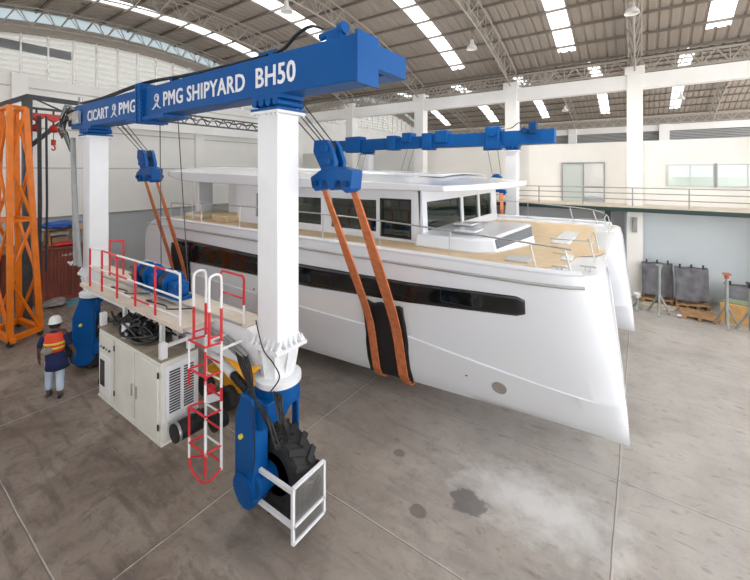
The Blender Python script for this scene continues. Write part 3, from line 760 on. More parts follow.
# --- wheel units
def wheel(x, y, s=1, rot=0., gx=-.24, guard=True):
    """s = +1: gearbox on the -Y side"""
    r = bpy.data.objects.new('wheel_unit', None); C.objects.link(r); r.parent = lift; r.location = V((x, y, 0)) - lift.location; r.rotation_euler = (0,0,rot)
    # local coordinates around (0,0,0): build then parent with plain coords
    off = V((x, y, 0))
    def Bd(mb, n, m, **k):
        bmesh.ops.translate(mb.b, verts=mb.b.verts, vec=off); return mb.build(n, m, r, **k)
    t = MB(); R = .60
    prof = [(.30, -.17), (.36, -.19), (.50, -.205), (.57, -.17), (R-.025, -.10), (R-.02, 0), (R-.025, .10), (.57, .17), (.50, .205), (.36, .19), (.30, .17), (.30, -.17)]
    cy = .10
    t.lathe(prof, (0, cy, R), 'Y', 40)
    for k in range(17):
        a = 2*PI*k/17
        for q in (-1, 1):
            a2 = a + (PI/20 if q > 0 else 0)
            p = lambda ang, yy, rr: (rr*math.cos(ang), cy+yy, R+rr*math.sin(ang))
            t.bar(p(a2, 0, R-.012), p(a2+.20, q*.20, R-.045), .085, .085, up=(math.cos(a2), 0, math.sin(a2)))
    Bd(t, 'tyre', TYRE)
    Bd(MB().lathe([(.0, -.13), (.10, -.14), (.12, -.12), (.26, -.10), (.30, -.155), (.31, -.15), (.31, .15), (.28, .12), (.1, .10), (0, .10)], (0, cy, R), 'Y', 32), 'wheel_rim', mat('rim_grey', (.35, .36, .35), .4))
    g = MB(); x0, x1 = gx-.24, gx+.20
    poly = [(x1, .42)] + [(gx-.02+.24*math.cos(a), .46+.26*math.sin(a)) for a in [-.3-PI*.1*k*.85 for k in range(11)]] + [(x0, .50), (x0, 1.44), (x0+.15, 1.86), (x1-.04, 1.86), (x1, 1.7)]
    g.prism(poly, 'Y', -.42, -.15)
    gb = Bd(g, 'gearbox', BLUE, bev=.025)
    gb2 = MB(); gb2.cyl((gx+.16, -.40, .60), (gx+.16, -.0, .60), .17); 
    Bd(MB().cyl((gx-.02, -.45, .52), (gx-.02, -.42, .52), .21), 'gearbox_cover', BLUE)
    Bd(gb2, 'axle_housing', BLUE)
    Bd(MB().cyl((gx-.06, -.46, 1.25), (gx-.06, -.42, 1.25), .035, n=10), 'filler_cap', VESTY)
    yk = MB(); yk.lathe([(.26, 1.70), (.30, 1.80), (.31, 1.98), (.2, 1.98)], (0, 0, 0), 'Z', 28)
    yk.prism([(x0+.12, 1.84), (x0+.05, 1.45), (x0+.3, 1.36), (.05, 1.40), (.18, 1.66), (.20, 1.84)], 'Y', -.36, .12)
    yk.box(-.10, .10, -.1, .36, 1.55, 1.80)
    yk.box(-.05, .08, .31, .36, .55, 1.80)
    Bd(yk, 'wheel_yoke', BLUE, bev=.02)
    if guard:
        gd = MB(); X = .67; ya, yb = -.33, .27; za, zb = .14, .88
        for a, b in (((ya, za), (yb, za)), ((yb, za), (yb, zb)), ((yb, zb), (ya, zb)), ((ya, zb), (ya, za)), ((ya, .36), (yb, .36))): gd.bar((X, a[0], a[1]), (X, b[0], b[1]), .04)
        for z in (.34, .80): gd.bar((gx+.18, -.30, z), (X, -.30, z), .05)
        go = Bd(gd, 'wheel_guard', WHITE, smooth=False)
        mm = MB(); n = 26
        for k in range(1, n): yy = lerp(ya, yb, k/n); mm.bar((X, yy, za), (X, yy, zb), .006)
        for k in range(1, 32): zz = lerp(za, zb, k/32); mm.bar((X, ya, zz), (X, yb, zz), .006)
        bmesh.ops.translate(mm.b, verts=mm.b.verts, vec=off); q = mm.build('guard_mesh', STEEL, r, smooth=False); q.parent = go
    return r
w2 = wheel(-4.46, 3.85, 1)
w2['label'] = 'wheel unit with white mesh guard in front'
w1 = wheel(-11.75, 3.95, 1, rot=1.0, gx=-.1, guard=False)
w3 = wheel(-12.0, FY, 1, rot=PI, guard=False); w4 = wheel(-4.46, FY, 1, rot=PI, guard=False)
# hoses over the near yoke
hr = random.Random(5)
for k in range(7):
    sx = -4.90 + .045*k; lz = 1.30 + .10*hr.random() + .03*k; lx = -4.02 + .035*(k % 4); yy = 3.40 - .012*k
    MB().tube(smooth_path([(sx-.25, 3.60, 2.33), (sx, 3.50, 2.20), (lerp(sx, lx, .45), yy, 1.98), (lerp(sx, lx, .85), yy, lz+.28), (lx, yy+.04, lz), (lx+.10, 3.48, lz+.10), (lx+.02, 3.46, lz+.36), (-4.22+.03*k, 3.56, 2.02)], 8), .011, 7).build('hose', HOSE, lift)
MB().tube(smooth_path([(-4.7, 3.5, 1.9), (-4.5, 3.42, 1.7), (-4.45, 3.415, 1.3), (-4.44, 3.40, 1.0), (-4.5, 3.40, .85)], 8), .010, 6).build('hose', HOSE, lift)
MB().tube(smooth_path([(-4.66, 3.60, 2.9), (-4.45, 3.56, 2.55), (-4.2, 3.55, 2.4), (-4.15, 3.6, 2.2), (-4.25, 3.5, 2.0)], 8), .010, 6).build('hose', HOSE, lift)

# --- base girders
def girder(y, x0, x1):
    g = MB().box(x0, x1, y-.2, y+.2, 2.1, 2.7).prism([(x1, 2.1), (x1+.28, 2.2), (x1+.28, 2.62), (x1, 2.7)], 'Y', y-.2, y+.2).build('base_girder', WHITE, lift, bev=.01)
    MB().box(x0, x1, y-.22, y+.22, 2.7, 2.712).build('girder_top_plate', DECKF, g, smooth=False)
    return g
g1 = girder(NY, -11.08, -4.95); girder(FY, -11.8, -4.95)
# walkway
wk = MB().box(-9.9, -5.75, 3.10, 3.645, 2.63, 2.68).box(-9.9, -5.75, 3.08, 3.11, 2.62, 2.69).build('walkway_platform', DECKF, lift, smooth=False)
for k in range(8):
    x = -9.7 + k*.54
    MB().prism([(3.15, 2.62), (3.64, 2.62), (3.64, 2.35), (3.55, 2.35)], 'X', x-.02, x+.02).build('bracket', WHITE, wk, smooth=False)
for z, r_ in ((2.5, .025), (2.43, .02), (2.36, .02)):
    MB().tube([(-9.8, 3.60, z), (-5.4, 3.60, z-.02), (-4.85, 3.58, z-.16)], r_, 8).build('service_pipe', PIPE, wk)
MB().tube([(-9.9, 3.5, 2.74), (-5.0, 3.58, 2.76)], .02, 8).build('service_pipe', PIPE, wk)
# railing red / white
rl = bpy.data.objects.new('walkway_handrail', None); C.objects.link(rl); rl.parent = lift; rl.location = V((-7.6, 3.12, 2.7)) - lift.location
px_ = [-9.46, -8.85, -8.15, -7.4, -6.67]
for x in px_: MB().cyl((x, 3.12, 2.66), (x, 3.12, 3.5), .02, n=8).build('post', RED, rl)
MB().tube(smooth_path([(-5.88, 3.12, 2.66), (-5.88, 3.12, 3.42), (-5.93, 3.12, 3.49), (-6.05, 3.12, 3.51)], 4), .02, 8).build('post', RAILW, rl)
segs = [(-9.46, -8.85, RAILW), (-8.85, -8.15, RED), (-8.15, -7.4, RAILW), (-7.4, -6.67, RAILW), (-6.67, -6.3, RED), (-6.3, -6.0, RAILW)]
for a, b, m in segs: MB().tube([(a, 3.12, 3.5), (b, 3.12, 3.5)], .019, 8).build('handrail', m, rl)
for a, b, m in ((-9.46, -8.5, RAILW), (-8.5, -7.7, RED), (-7.7, -5.88, RAILW)): MB().tube([(a, 3.12, 3.12), (b, 3.12, 3.12)], .017, 8).build('mid_rail', m, rl)
for a, b, m in ((-9.4, -7.6, RAILW), (-7.6, -6.9, RED), (-6.9, -5.9, RAILW)): MB().tube([(a, 3.14, 2.80), (b, 3.14, 2.80)], .015, 8).build('toe_rail', m, rl)
# rear hoop rail by leg 1
MB().tube(smooth_path([(-9.95, 3.66, 2.7), (-9.95, 3.66, 3.46), (-9.93, 3.68, 3.5), (-9.77, 3.84, 3.5), (-9.75, 3.86, 3.46), (-9.75, 3.86, 2.72)], 5), .02, 8).tube([(-9.95, 3.66, 3.1), (-9.75, 3.86, 3.1)], .016, 8).build('hoop_rail', RED, rl)
# red-white gate hoop on the girder
MB().tube([(-5.72, 3.72, 3.0), (-5.72, 3.72, 3.40), (-5.68, 3.72, 3.45), (-5.15, 3.72, 3.45), (-5.11, 3.72, 3.40), (-5.11, 3.72, 3.0)], .02, 8).tube([(-5.72, 3.72, 3.1), (-5.11, 3.72, 3.1)], .016, 8).build('hoop_rail', RED, rl)
MB().tube([(-5.72, 3.72, 2.7), (-5.72, 3.72, 3.0)], .02, 8).tube([(-5.11, 3.72, 2.7), (-5.11, 3.72, 3.0)], .02, 8).tube([(-5.72, 3.72, 2.86), (-5.11, 3.72, 2.86)], .016, 8).build('hoop_rail', RAILW, rl)
# ladder
ld = bpy.data.objects.new('access_ladder', None); C.objects.link(ld); ld.parent = lift; ld.location = V((-5.2, 3.15, .7)) - lift.location
for x in (-5.42, -5.02):
    MB().tube(smooth_path([(x, 3.08, 3.1), (x, 3.08, 3.52), (x, 3.13, 3.60), (x, 3.22, 3.60), (x, 3.27, 3.52), (x, 3.27, 3.1)], 4), .019, 8).build('grab_rail', RAILW, ld)
    MB().tube([(x, 3.08, 2.62), (x, 3.08, 3.1)], .02, 8).tube([(x, 3.27, 2.62), (x, 3.27, 3.1)], .02, 8).tube([(x, 3.08, 2.72), (x, 3.27, 2.72)], .016, 8).build('grab_rail', RED, ld)
    for a, b, m in ((2.35, 2.62, RAILW), (1.95, 2.35, RAILW), (1.75, 1.95, RED), (1.3, 1.75, RAILW), (.75, 1.3, RAILW)):
        MB().cyl((x, 3.27, a), (x, 3.27, b), .02, n=8).build('stile', m, ld)
for k in range(8):
    z = .85 + .24*k; MB().cyl((-5.42, 3.27, z), (-5.02, 3.27, z), .014, n=8).build('rung', RAILW if k % 2 else RED, ld)
for z in (2.60, 2.18, 1.62, 1.1):
    MB().tube([(-5.42, 3.27, z), (-5.44, 3.02, z+.02), (-5.02, 3.02, z+.02), (-5.02, 3.27, z)], .017, 8).build('cage_hoop', RED, ld)
for a, b, m in ((2.2, 2.6, RAILW), (1.95, 2.2, RED), (1.2, 1.64, RED), (.9, 1.2, RAILW)):
    MB().cyl((-5.44, 3.02, a), (-5.44, 3.02, b), .017, n=8).build('cage_bar', m, ld)
    MB().cyl((-5.02, 3.02, a-.1), (-5.02, 3.02, b-.05), .017, n=8).build('cage_bar', RED if m is RAILW else RAILW, ld)
MB().tube(smooth_path([(-5.44, 3.02, .95), (-5.44, 3.05, .72), (-5.23, 3.08, .60), (-5.02, 3.10, .70), (-5.02, 3.27, .78)], 5), .017, 8).tube([(-5.42, 3.27, .78), (-5.44, 3.02, .9)], .016, 8).build('bottom_hoop', RED, ld)
MB().bar((-5.42, 3.27, 2.5), (-5.42, 3.62, 2.5), .03).bar((-5.02, 3.27, 2.5), (-5.02, 3.62, 2.5), .03).build('ladder_bracket', WHITE, ld, smooth=False)
# power cabinet
cb = MB().box(-8.4, -6.05, 2.92, 3.52, .90, 2.15).build('power_cabinet', OFFW, lift, bev=.01)
MB().box(-8.42, -6.03, 2.90, 3.54, 2.15, 2.18).build('cabinet_roof', GRIM, cb, smooth=False)
MB().box(-8.42, -6.03, 2.905, 3.54, .86, .90).build('cabinet_base', OFFW, cb, smooth=False)
for a, b in ((-8.34, -7.72), (-7.66, -6.92), (-6.88, -6.12)):
    d_ = MB().box(a, b, 2.895, 2.918, .96, 2.08).build('door', OFFW, cb, bev=.006)
    hx = b-.06 if a == -7.66 else a+.06
    if a > -8: MB().box(hx-.012, hx+.012, 2.875, 2.895, 1.35, 1.55).build('handle', STEEL, d_, smooth=False)
    for z in (1.1, 1.9):
        q = a-.02 if a != -6.88 else b+.02
        MB().box(q-.015, q+.015, 2.885, 2.90, z, z+.09).build('hinge', BLACK, d_, smooth=False)
pn = MB().box(-8.30, -7.84, 2.88, 2.897, 1.0, 1.72).build('control_panel', WHITE, cb, bev=.01)
MB().box(-8.24, -8.05, 2.872, 2.88, 1.15, 1.62).build('glass_pane', GLASSD, pn, smooth=False)
for k in range(4): MB().cyl((-8.22+.12*k, 2.87, 1.85), (-8.22+.12*k, 2.895, 1.85), .022, n=10).build('switch_knob', DGREY if k % 2 else PIPE, cb)
MB().box(-6.05, -6.03, 2.98, 3.46, .98, 2.06).build('end_door', WHITE, cb, bev=.006)
for (a, b) in ((3.03, 3.20), (3.26, 3.42)):
    mm = MB()
    for k in range(16): z = 1.32+.042*k; mm.box(-6.03, -6.018, a, b, z, z+.02)
    mm.build('vent_grille', DGREY, cb, smooth=False)
for x, y in ((-8.36, 2.98), (-7.4, 2.98), (-6.1, 2.98), (-6.1, 3.42)):
    MB().box(x-.05, x+.05, y-.06, y+.04, 2.18, 2.42).build('lifting_post', WHITE, cb, bev=.008)
MB().bar((-6.1, 2.98, 2.36), (-6.1, 3.55, 2.36), .05).build('lifting_post', WHITE, cb, smooth=False)
for x, y in ((-8.0, 3.42), (-6.6, 3.42), (-8.0, 3.2), (-6.6, 3.2)): MB().box(x-.04, x+.04, y-.03, y+.03, 2.16, 2.64).build('hanger_bracket', WHITE, cb, smooth=False)
rnd = random.Random(3)
for k in range(20):
    cx, cy_ = -8.15 + rnd.random()*1.15, 3.03+rnd.random()*.25; pts = []; ph = rnd.random()*6; R1 = .13+.15*rnd.random()
    for i in range(8): a = ph + i*.95; pts.append((cx + R1*1.6*math.cos(a) + i*.04, cy_ + R1*.6*math.sin(a*1.1), 2.22+.26*abs(math.sin(a*1.3+k))*rnd.random()+.04*rnd.random()))
    MB().tube(smooth_path(pts, 6), .017, 6).build('hose', HOSE, cb)
for k in range(4):
    R1 = .20+.035*k; pts = [(-7.05+R1*1.2*math.cos(a), 3.15+R1*.8*math.sin(a), 2.215+.012*k+.02*math.sin(2*a)) for a in [i*.35 for i in range(19)]]
    MB().tube(pts, .014, 6).build('hose', HOSE, cb)
# tank beside cabinet
tk = MB().cyl((-5.80, 2.98, 1.12), (-5.80, 3.48, 1.12), .14).build('air_tank', BLACK, cb)
MB().lathe([(.145, -.22), (.148, -.20), (.145, -.18)], (-5.80, 3.22, 1.12), 'Y', 24).box(-6.04, -5.8, 3.1, 3.2, .94, .98).box(-6.04, -5.8, 3.3, 3.36, 1.2, 1.28).build('tank_strap', STEEL, tk, smooth=False)
MB().cyl((-5.42, 3.38, 1.20), (-5.42, 3.58, 1.20), .13).box(-6.03, -5.42, 3.45, 3.52, 1.1, 1.16).build('air_tank', BLACK, cb)
MB().box(-5.85, -5.7, 3.52, 3.62, 1.38, 1.6).build('junction_box', RED, cb, bev=.02)
MB().bar((-5.6, 3.40, 1.50), (-5.52, 3.62, 1.50), .012, .13).build('tag_plate', WHITE, cb, smooth=False)
# steering cylinder
MB().cyl((-6.3, 3.78, 2.02), (-5.3, 3.66, 1.88), .075).bar((-6.35, 3.8, 2.1), (-6.3, 3.8, 1.98), .12).build('steering_cylinder', WHITE, lift)
bl = MB()
for k in range(10):
    t0 = k/10; t1 = (k+1)/10; a = V((-5.3, 3.66, 1.88)).lerp(V((-4.86, 3.60, 1.80)), t0); b = V((-5.3, 3.66, 1.88)).lerp(V((-4.86, 3.60, 1.80)), t1); bl.tube([a, (a+b)/2, b], .06, 14, True, [.05, .066, .05])
bl.build('rubber_bellows', BLACK, lift); MB().ball((-4.80, 3.60, 1.78), .06).build('ball_joint', WHITE, lift)
# winches
def winch(x, y, z):
    r = bpy.data.objects.new('winch', None); C.objects.link(r); r.parent = lift; r.location = V((x, y, z)) - lift.location
    MB().box(x-.36, x+.36, y-.17, y+.19, z, z+.07).build('winch_base', BLUE, r, bev=.01)
    for xx in (x-.30, x+.02): MB().lathe([(.0, -.02), (.22, -.02), (.23, 0), (.22, .02), (0, .02)], (xx, y, z+.27), 'X', 26).build('drum_flange', BLUE, r)
    dp = [(.15 + .012*(k % 2), -.28+.012*k) for k in range(24)]
    MB().lathe([(.0, -.29)] + dp + [(0, .01)], (x, y, z+.27), 'X', 24).build('cable_drum', DGREY, r)
    MB().box(x+.05, x+.30, y-.14, y+.14, z+.07, z+.32).cyl((x+.30, y, z+.22), (x+.36, y, z+.22), .08).build('gear_motor', BLUE, r, bev=.02)
    return r
winch(-7.28, 3.74, 2.712); winch(-8.2, 3.80, 2.712)
for pts in ([(-8.9, 3.35, 2.72), (-8.6, 3.2, 2.80), (-8.3, 3.35, 2.74), (-8.0, 3.2, 2.78), (-7.7, 3.5, 2.76)], [(-8.5, 3.7, 2.75), (-8.55, 3.5, 3.0), (-8.3, 3.45, 3.0), (-8.2, 3.6, 2.76)], [(-7.4, 3.4, 2.72), (-7.2, 3.22, 2.80), (-6.9, 3.4, 2.72), (-6.6, 3.3, 2.75), (-6.3, 3.55, 2.75)], [(-8.7, 3.8, 2.75), (-8.75, 3.6, 3.1), (-8.45, 3.55, 3.05), (-8.4, 3.7, 2.76)]):
    MB().tube(smooth_path(pts, 7), .013, 6).build('hose', HOSE, lift)
MB().box(-9.1, -8.75, 3.75, 4.0, 2.72, 2.95).build('valve_block', mat('rust_brown', (.20, .08, .05), .6, var=.3), lift, bev=.02)
# pipes beside leg 1 and hose tangle at the end of the top beam
MB().tube([(-12.05, 3.6, 5.95), (-11.75, 3.55, 4.2), (-11.55, 3.52, 2.75)], .06, 10).build('service_pipe', PIPE, lift)
MB().tube([(-11.75, 3.5, 5.9), (-11.52, 3.50, 4.2), (-11.30, 3.52, 2.75)], .05, 10).build('service_pipe', PIPE, lift)
rnd = random.Random(11)
for k in range(14):
    a0 = V((-12.2+.25*rnd.random(), 3.6+.1*rnd.random(), 6.35+.4*rnd.random()))
    pts = [a0, a0+V((-.35-.3*rnd.random(), -.05, .25*rnd.random())), a0+V((-.55-.3*rnd.random(), -.1, -.25-.2*rnd.random())), V((-12.3+.15*rnd.random(), 3.5, 5.95+.15*rnd.random())), V((-12.08, 3.56, 5.6))]
    MB().tube(smooth_path(pts, 6), .022, 6).build('hose', HOSE if k % 3 else PIPE, lift)
MB().box(-12.75, -12.36, 3.7, 4.0, 6.3, 6.7).build('beam_end_box', BLUE2, lift, bev=.02)
MB().box(-12.0, -11.6, 3.56, 3.64, 6.30, 6.62).cyl((-12.1, 3.55, 6.5), (-12.1, 3.68, 6.5), .1).cyl((-12.0, 3.75, 6.78), (-12.0, 3.75, 7.02), .05).build('hydraulic_manifold', STEEL, lift, bev=.01)

# --- spreader blocks
def spreader(c, label, s=1., cablebase=None):
    x, y, z = c
    t = thing('spreader_block', label, 'hoist block', c, 'blue sling spreader blocks')
    lo = [(-.43, .02), (-.40, -.14), (-.32, -.20), (-.22, -.16), (-.18, -.02), (-.10, -.04), (-.05, -.15), (0, -.18), (.06, -.14), (.10, -.03), (.18, -.02), (.21, -.16), (.30, -.21), (.39, -.15), (.42, .13), (.10, .19), (-.10, .20)]
    MB().prism([(x+a*s, z+b*s) for a, b in lo], 'Y', y-.13*s, y+.13*s).build('spreader_beam', BLUE, t, bev=.012)
    nk = [(-.18, .12), (.08, .14), (.10, .26), (0, .50), (-.08, .60), (-.34, .60), (-.36, .42)]
    MB().prism([(x+a*s, z+b*s) for a, b in nk], 'Y', y-.14*s, y-.06*s).prism([(x+a*s, z+b*s) for a, b in nk], 'Y', y+.06*s, y+.14*s).build('sheave_housing', BLUE, t, bev=.01)
    MB().lathe([(0, -.06*s), (.13*s, -.06*s), (.11*s, 0), (.13*s, .06*s), (0, .06*s)], (x-.19*s, y, z+.47*s), 'Y', 22).build('sheave', DGREY, t)
    for dx in (-.30, .30): MB().cyl((x+dx*s, y-.18*s, z-.07*s), (x+dx*s, y+.18*s, z-.07*s), .045*s, n=14).build('pin', BLUE2, t)
    MB().box(x-.16*s, x+.02*s, y-.20*s, y-.14*s, z+.22*s, z+.30*s).build('keeper_plate', BLUE, t, bev=.005); MB().box(x-.16*s, x-.04*s, y-.19*s, y-.14*s, z+.42*s, z+.50*s).build('keeper_plate', BLUE, t, bev=.005)
    return t
spreader((-3.88, 4.5, 4.98), 'blue sling block with two orange slings below the lettered beam, right of the large leg', 1.0)
spreader((-10.9, 4.95, 5.02), 'smaller looking blue sling block hanging at the left, beyond the left leg', 1.08)
def far_block(c, label):
    x, y, z = c
    t = thing('spreader_block', label, 'hoist block', c, 'blue sling spreader blocks')
    MB().prism([(x-.22, z), (x+.22, z), (x+.20, z+.14), (x+.08, z+.26), (x-.08, z+.26), (x-.20, z+.14)], 'Y', y-.12, y+.12).build('sheave_housing', BLUE, t, bev=.02)
    MB().bar((x, y, z-.4), (x, y, z), .08).prism([(x-.4, z-.52), (x-.3, z-.62), (x-.1, z-.5), (x+.1, z-.5), (x+.3, z-.62), (x+.4, z-.52), (x+.36, z-.38), (x-.36, z-.38)], 'Y', y-.1, y+.1).build('spreader_beam', BLUE, t, bev=.01)
far_block((-4.95, 15.95, 4.72), 'blue sling block hanging behind the hardtop under the far blue beam')
far_block((-12.0, 15.6, 4.72), 'blue sling block hidden behind the hardtop at the far left')
# hoist ropes
def rope(a, b): MB().tube([a, b], .010, 6).build('hoist_rope', DGREY, lift)
for dx, dy in ((-.14, -.03), (-.06, .03), (.06, -.03), (.14, .03)):
    rope((-4.40+dx*1.3, 4.0+dy, 6.2), (-4.07+dx, 4.5+dy, 5.50))
    rope((-10.2+dx*1.4, 4.0+dy, 6.2), (-11.1+dx, 4.95+dy, 5.58))
for dx in (-.18, .18):
    rope((-5.2+dx*1.2, 16.1, 6.2), (-4.95+dx, 15.95, 4.95)); rope((-12.1+dx, 16.3, 6.2), (-12.0+dx, 15.6, 4.95))
    rope((-9.2+dx, 16.2, 6.2), (-9.1+dx, 14.9, 4.2))
rope((-8.45, 4.05, 6.22), (-8.25, 3.98, 3.0)); rope((-7.72, 4.05, 6.22), (-7.15, 3.95, 3.0))

# ================================================================== SLINGS
def sling(xt, zt, yt, xbm, label, xft, wid=.17, tw=0.):
    # around near side, below both hulls, up the far side
    zk, x = .345, xbm
    P = [(xt, yt, zt)]
    yside = yo(x, 1.9)-.05
    for t in (.25, .5, .75): P.append((lerp(xt, x, t*.97), lerp(yt, yside, t), lerp(zt, 1.9, t)))
    zs = 1.9
    P = [(xt, yt, zt), (x, yo(x, 1.7)-.075, 1.75)]
    P = [V(P[0]).lerp(V(P[1]), k/6) for k in range(7)]
    # keep clear of the deck edge
    for i, p in enumerate(P):
        if p.z < 3.6: P[i] = V((p.x, min(p.y, yo(p.x, max(p.z, .5))-.10), p.z))
    P += [V((x, yo(x, z)-.07, z)) for z in (1.4, 1.1, .8, .6)] + [V((x, yo(x, .45)-.0, .42)), V((x, 7.4, zk)), V((x, 8.4, zk)), V((x, YM, zk-.02)), V((x, 2*YM-8.4, zk)), V((x, 2*YM-7.4, zk)), V((x, 2*YM-yo(x, .45), .42))]
    P += [V((x, 2*YM-yo(x, z)+.07, z)) for z in (.6, .8, 1.4, 2.2, 3.0)] + [V((lerp(x, xft, .3), 14.85, 3.6)), V((xft, 15.9, 4.20))]
    mb = MB(); rows = []
    for i, p in enumerate(P):
        d = (P[min(i+1, len(P)-1)] - P[max(i-1, 0)]).normalized(); s = V((1, 0, 0)); s = (s - d*s.dot(d)).normalized(); n = d.cross(s).normalized()
        w = (wid if p.y < 12 else .12)*(.42 + .58*min(1, i/3)); th = .016
        rows.append([p + s*w/2 + n*th, p - s*w/2 + n*th, p - s*w/2 - n*th, p + s*w/2 - n*th])
    mb.grid(rows, closed_u=True)
    o = mb.build('lifting_sling', SLING, None, smooth=False); tag(o, label, 'sling', 'orange lifting slings'); return o
sling(-4.18, 4.92, 4.5, -4.95, 'left orange sling of the pair wrapping the hull right of the large white leg', -5.5, .19)
sling(-3.58, 4.92, 4.5, -4.28, 'right orange sling of the pair, creased, wrapping the hull right of the large white leg', -4.72, .23)
sling(-11.22, 4.96, 4.95, -13.3, 'left orange sling of the pair near the stern, left of the winches', -12.3, .17)
sling(-10.58, 4.96, 4.95, -12.55, 'right orange sling of the pair near the stern, above the rear winch', -11.7, .17)
# rubber protection mats against the hull
def hull_mat(x0, x1, z1, label):
    mb = MB(); P = []
    for i in range(13):
        x = lerp(x0, x1, i/12); row = []
        for j in range(20):
            z = lerp(z1 + .03*math.sin(i*1.3), .5, j/19)
            row.append((x+.02*math.sin(z*5), yo(x, z)-.030-.012*math.sin(i*2.1+j*.7)**2, z))
        P.append(row)
    mb.grid(P); o = mb.build('rubber_mat', BLACK, None, solid=.012); tag(o, label, 'rubber mat', 'hull protection mats')
hull_mat(-5.16, -4.08, 2.22, 'black rubber mat between the orange slings and the hull, right of the large leg')
hull_mat(-13.45, -12.3, 2.6, 'black rubber mat behind the orange slings near the stern')

# ================================================================== LEFT SIDE
# orange tower
tw = thing('lattice_tower', 'orange steel lattice tower on castors with a ladder at the left edge', 'tower', (-15.9, 3.5, 0))
cor = [(-14.95, 2.98), (-15.3, 3.74), (-16.7, 3.55), (-16.3, 2.85)]
cor_t = [(-15.1, 3.0), (-15.3, 3.40), (-16.2, 3.36), (-16.05, 3.0)]
for (a, b), (c, d_) in zip(cor, cor_t): MB().bar((a, b, .25), (c, d_, 7.0), .14).build('post', ORANGE, tw, smooth=False)
def cp(i, t): return V((lerp(cor[i%4][0], cor_t[i%4][0], t), lerp(cor[i%4][1], cor_t[i%4][1], t), lerp(.25, 7.0, t)))
br = MB(); n = 4
for i in range(4):
    for k in range(n):
        a, b = (i, i+1) if k % 2 else (i+1, i); br.bar(cp(a, k/n), cp(b, (k+1)/n), .065)
    for t in (.5, 1): br.bar(cp(i, t), cp(i+1, t), .09)
br.build('diagonal_brace', ORANGE, tw, smooth=False)
bs = MB()
for i in range(4):
    p, q = V((*cor[i], .22)), V((*cor[(i+1)%4], .22)); bs.bar(p, q, .14)
bs.bar((-14.7, 3.0, .22), (-17.2, 3.3, .22), .12)
bs.build('tower_base', ORANGE, tw, smooth=False)
for a, b in cor: MB().cyl((a-.03, b, .08), (a+.03, b, .08), .08, n=16).box(a-.05, a+.05, b-.05, b+.05, .08, .18).build('castor', DGREY, tw)
for y0 in (2.68, 2.92): MB().bar((-16.4, y0, .2), (-16.4, y0, 6.9), .035).build('ladder_stile', ORANGE, tw, smooth=False)
for k in range(22): MB().cyl((-16.4, 2.68, .4+.3*k), (-16.4, 2.92, .4+.3*k), .014, n=6).build('ladder_rung', ORANGE, tw)
for k in range(5): MB().tube([(-16.4, 2.68, .8+1.4*k), (-16.1, 2.95, .8+1.4*k)], .02, 6).build('ladder_bracket', ORANGE, tw)
# black overhead frame with hoists
bf = thing('jib_frame', 'black steel overhead frame carrying hoists behind the orange tower', 'crane frame', (-17.5, 4.3, 0))
MB().bar((-17.3, 3.88, 0), (-17.3, 3.88, 7.62), .24).build('post', DGREY, bf, smooth=False)
MB().bar((-17.3, 3.0, 7.15), (-17.3, 3.88, 7.66), .16).build('beam', DGREY, bf, smooth=False)
MB().bar((-17.3, 3.85, 7.66), (-17.3, 5.55, 7.62), .16).build('beam', DGREY, bf, smooth=False)
MB().bar((-17.3, 3.9, 7.28), (-17.3, 5.4, 7.28), .08).build('beam', DGREY, bf, smooth=False)
MB().bar((-17.3, 4.1, 7.6), (-17.3, 4.8, 7.3), .05).bar((-17.3, 4.9, 7.6), (-17.3, 5.3, 7.3), .05).bar((-17.3, 3.95, 5.95), (-17.3, 4.65, 6.7), .13).bar((-17.3, 4.6, 6.65), (-17.3, 5.2, 7.28), .10).build('brace', DGREY, bf, smooth=False)
REDH = mat('hoist_red', (.55, .03, .02), .4)
def hoist(x, y, z, label):
    t = thing('chain_hoist', label, 'hoist', (x, y, z), 'red chain hoists')
    MB().prism([(y-.26, z), (y+.26, z), (y+.2, z-.16), (y, z-.30), (y-.2, z-.16)], 'X', x-.08, x+.08).build('hoist_body', REDH, t, bev=.02)
    MB().lathe([(.03, -.36), (.10, -.42), (.16, -.56), (.10, -.64), (0, -.66)], (x, y, z), 'Z', 16).build('chain_bucket', REDH, t)
    MB().cyl((x, y, z-.3), (x, y, z-.4), .03, n=8).cyl((x, y, z), (x, y, z+.12), .03, n=8).build('hook', DGREY, t)
hoist(-17.3, 4.13, 7.12, 'red chain hoist right next to the orange tower top'); hoist(-17.3, 4.60, 7.12, 'red chain hoist farther right of the tower, directly above the small red hook')
t = thing('hook_block', 'small red hook hanging on a thin line left of the grey pipes', 'hook', (-17.3, 4.60, 6.0))
MB().tube([(-17.3, 4.60, 7.24), (-17.3, 4.60, 6.2)], .012, 6).build('chain', DGREY, t); MB().cyl((-17.3, 4.60, 6.02), (-17.3, 4.60, 6.22), .07, n=12).tube(smooth_path([(-17.3, 4.60, 6.02), (-17.3, 4.65, 5.93), (-17.3, 4.60, 5.84), (-17.3, 4.54, 5.9)], 4), .025, 6).build('hook', REDH, t)
for y, r_, lb in ((4.13, .06, 'thick dark hanging cable left of the thin one beside the orange tower'), (4.32, .035, 'thin dark hanging cable beside the orange tower')):
    tag(MB().tube([(-17.0, y, 7.0), (-17.0, y+.02, 4), (-17.0, y, 1.6)], r_, 8).build('hanging_cable', DGREY), lb, 'cable')
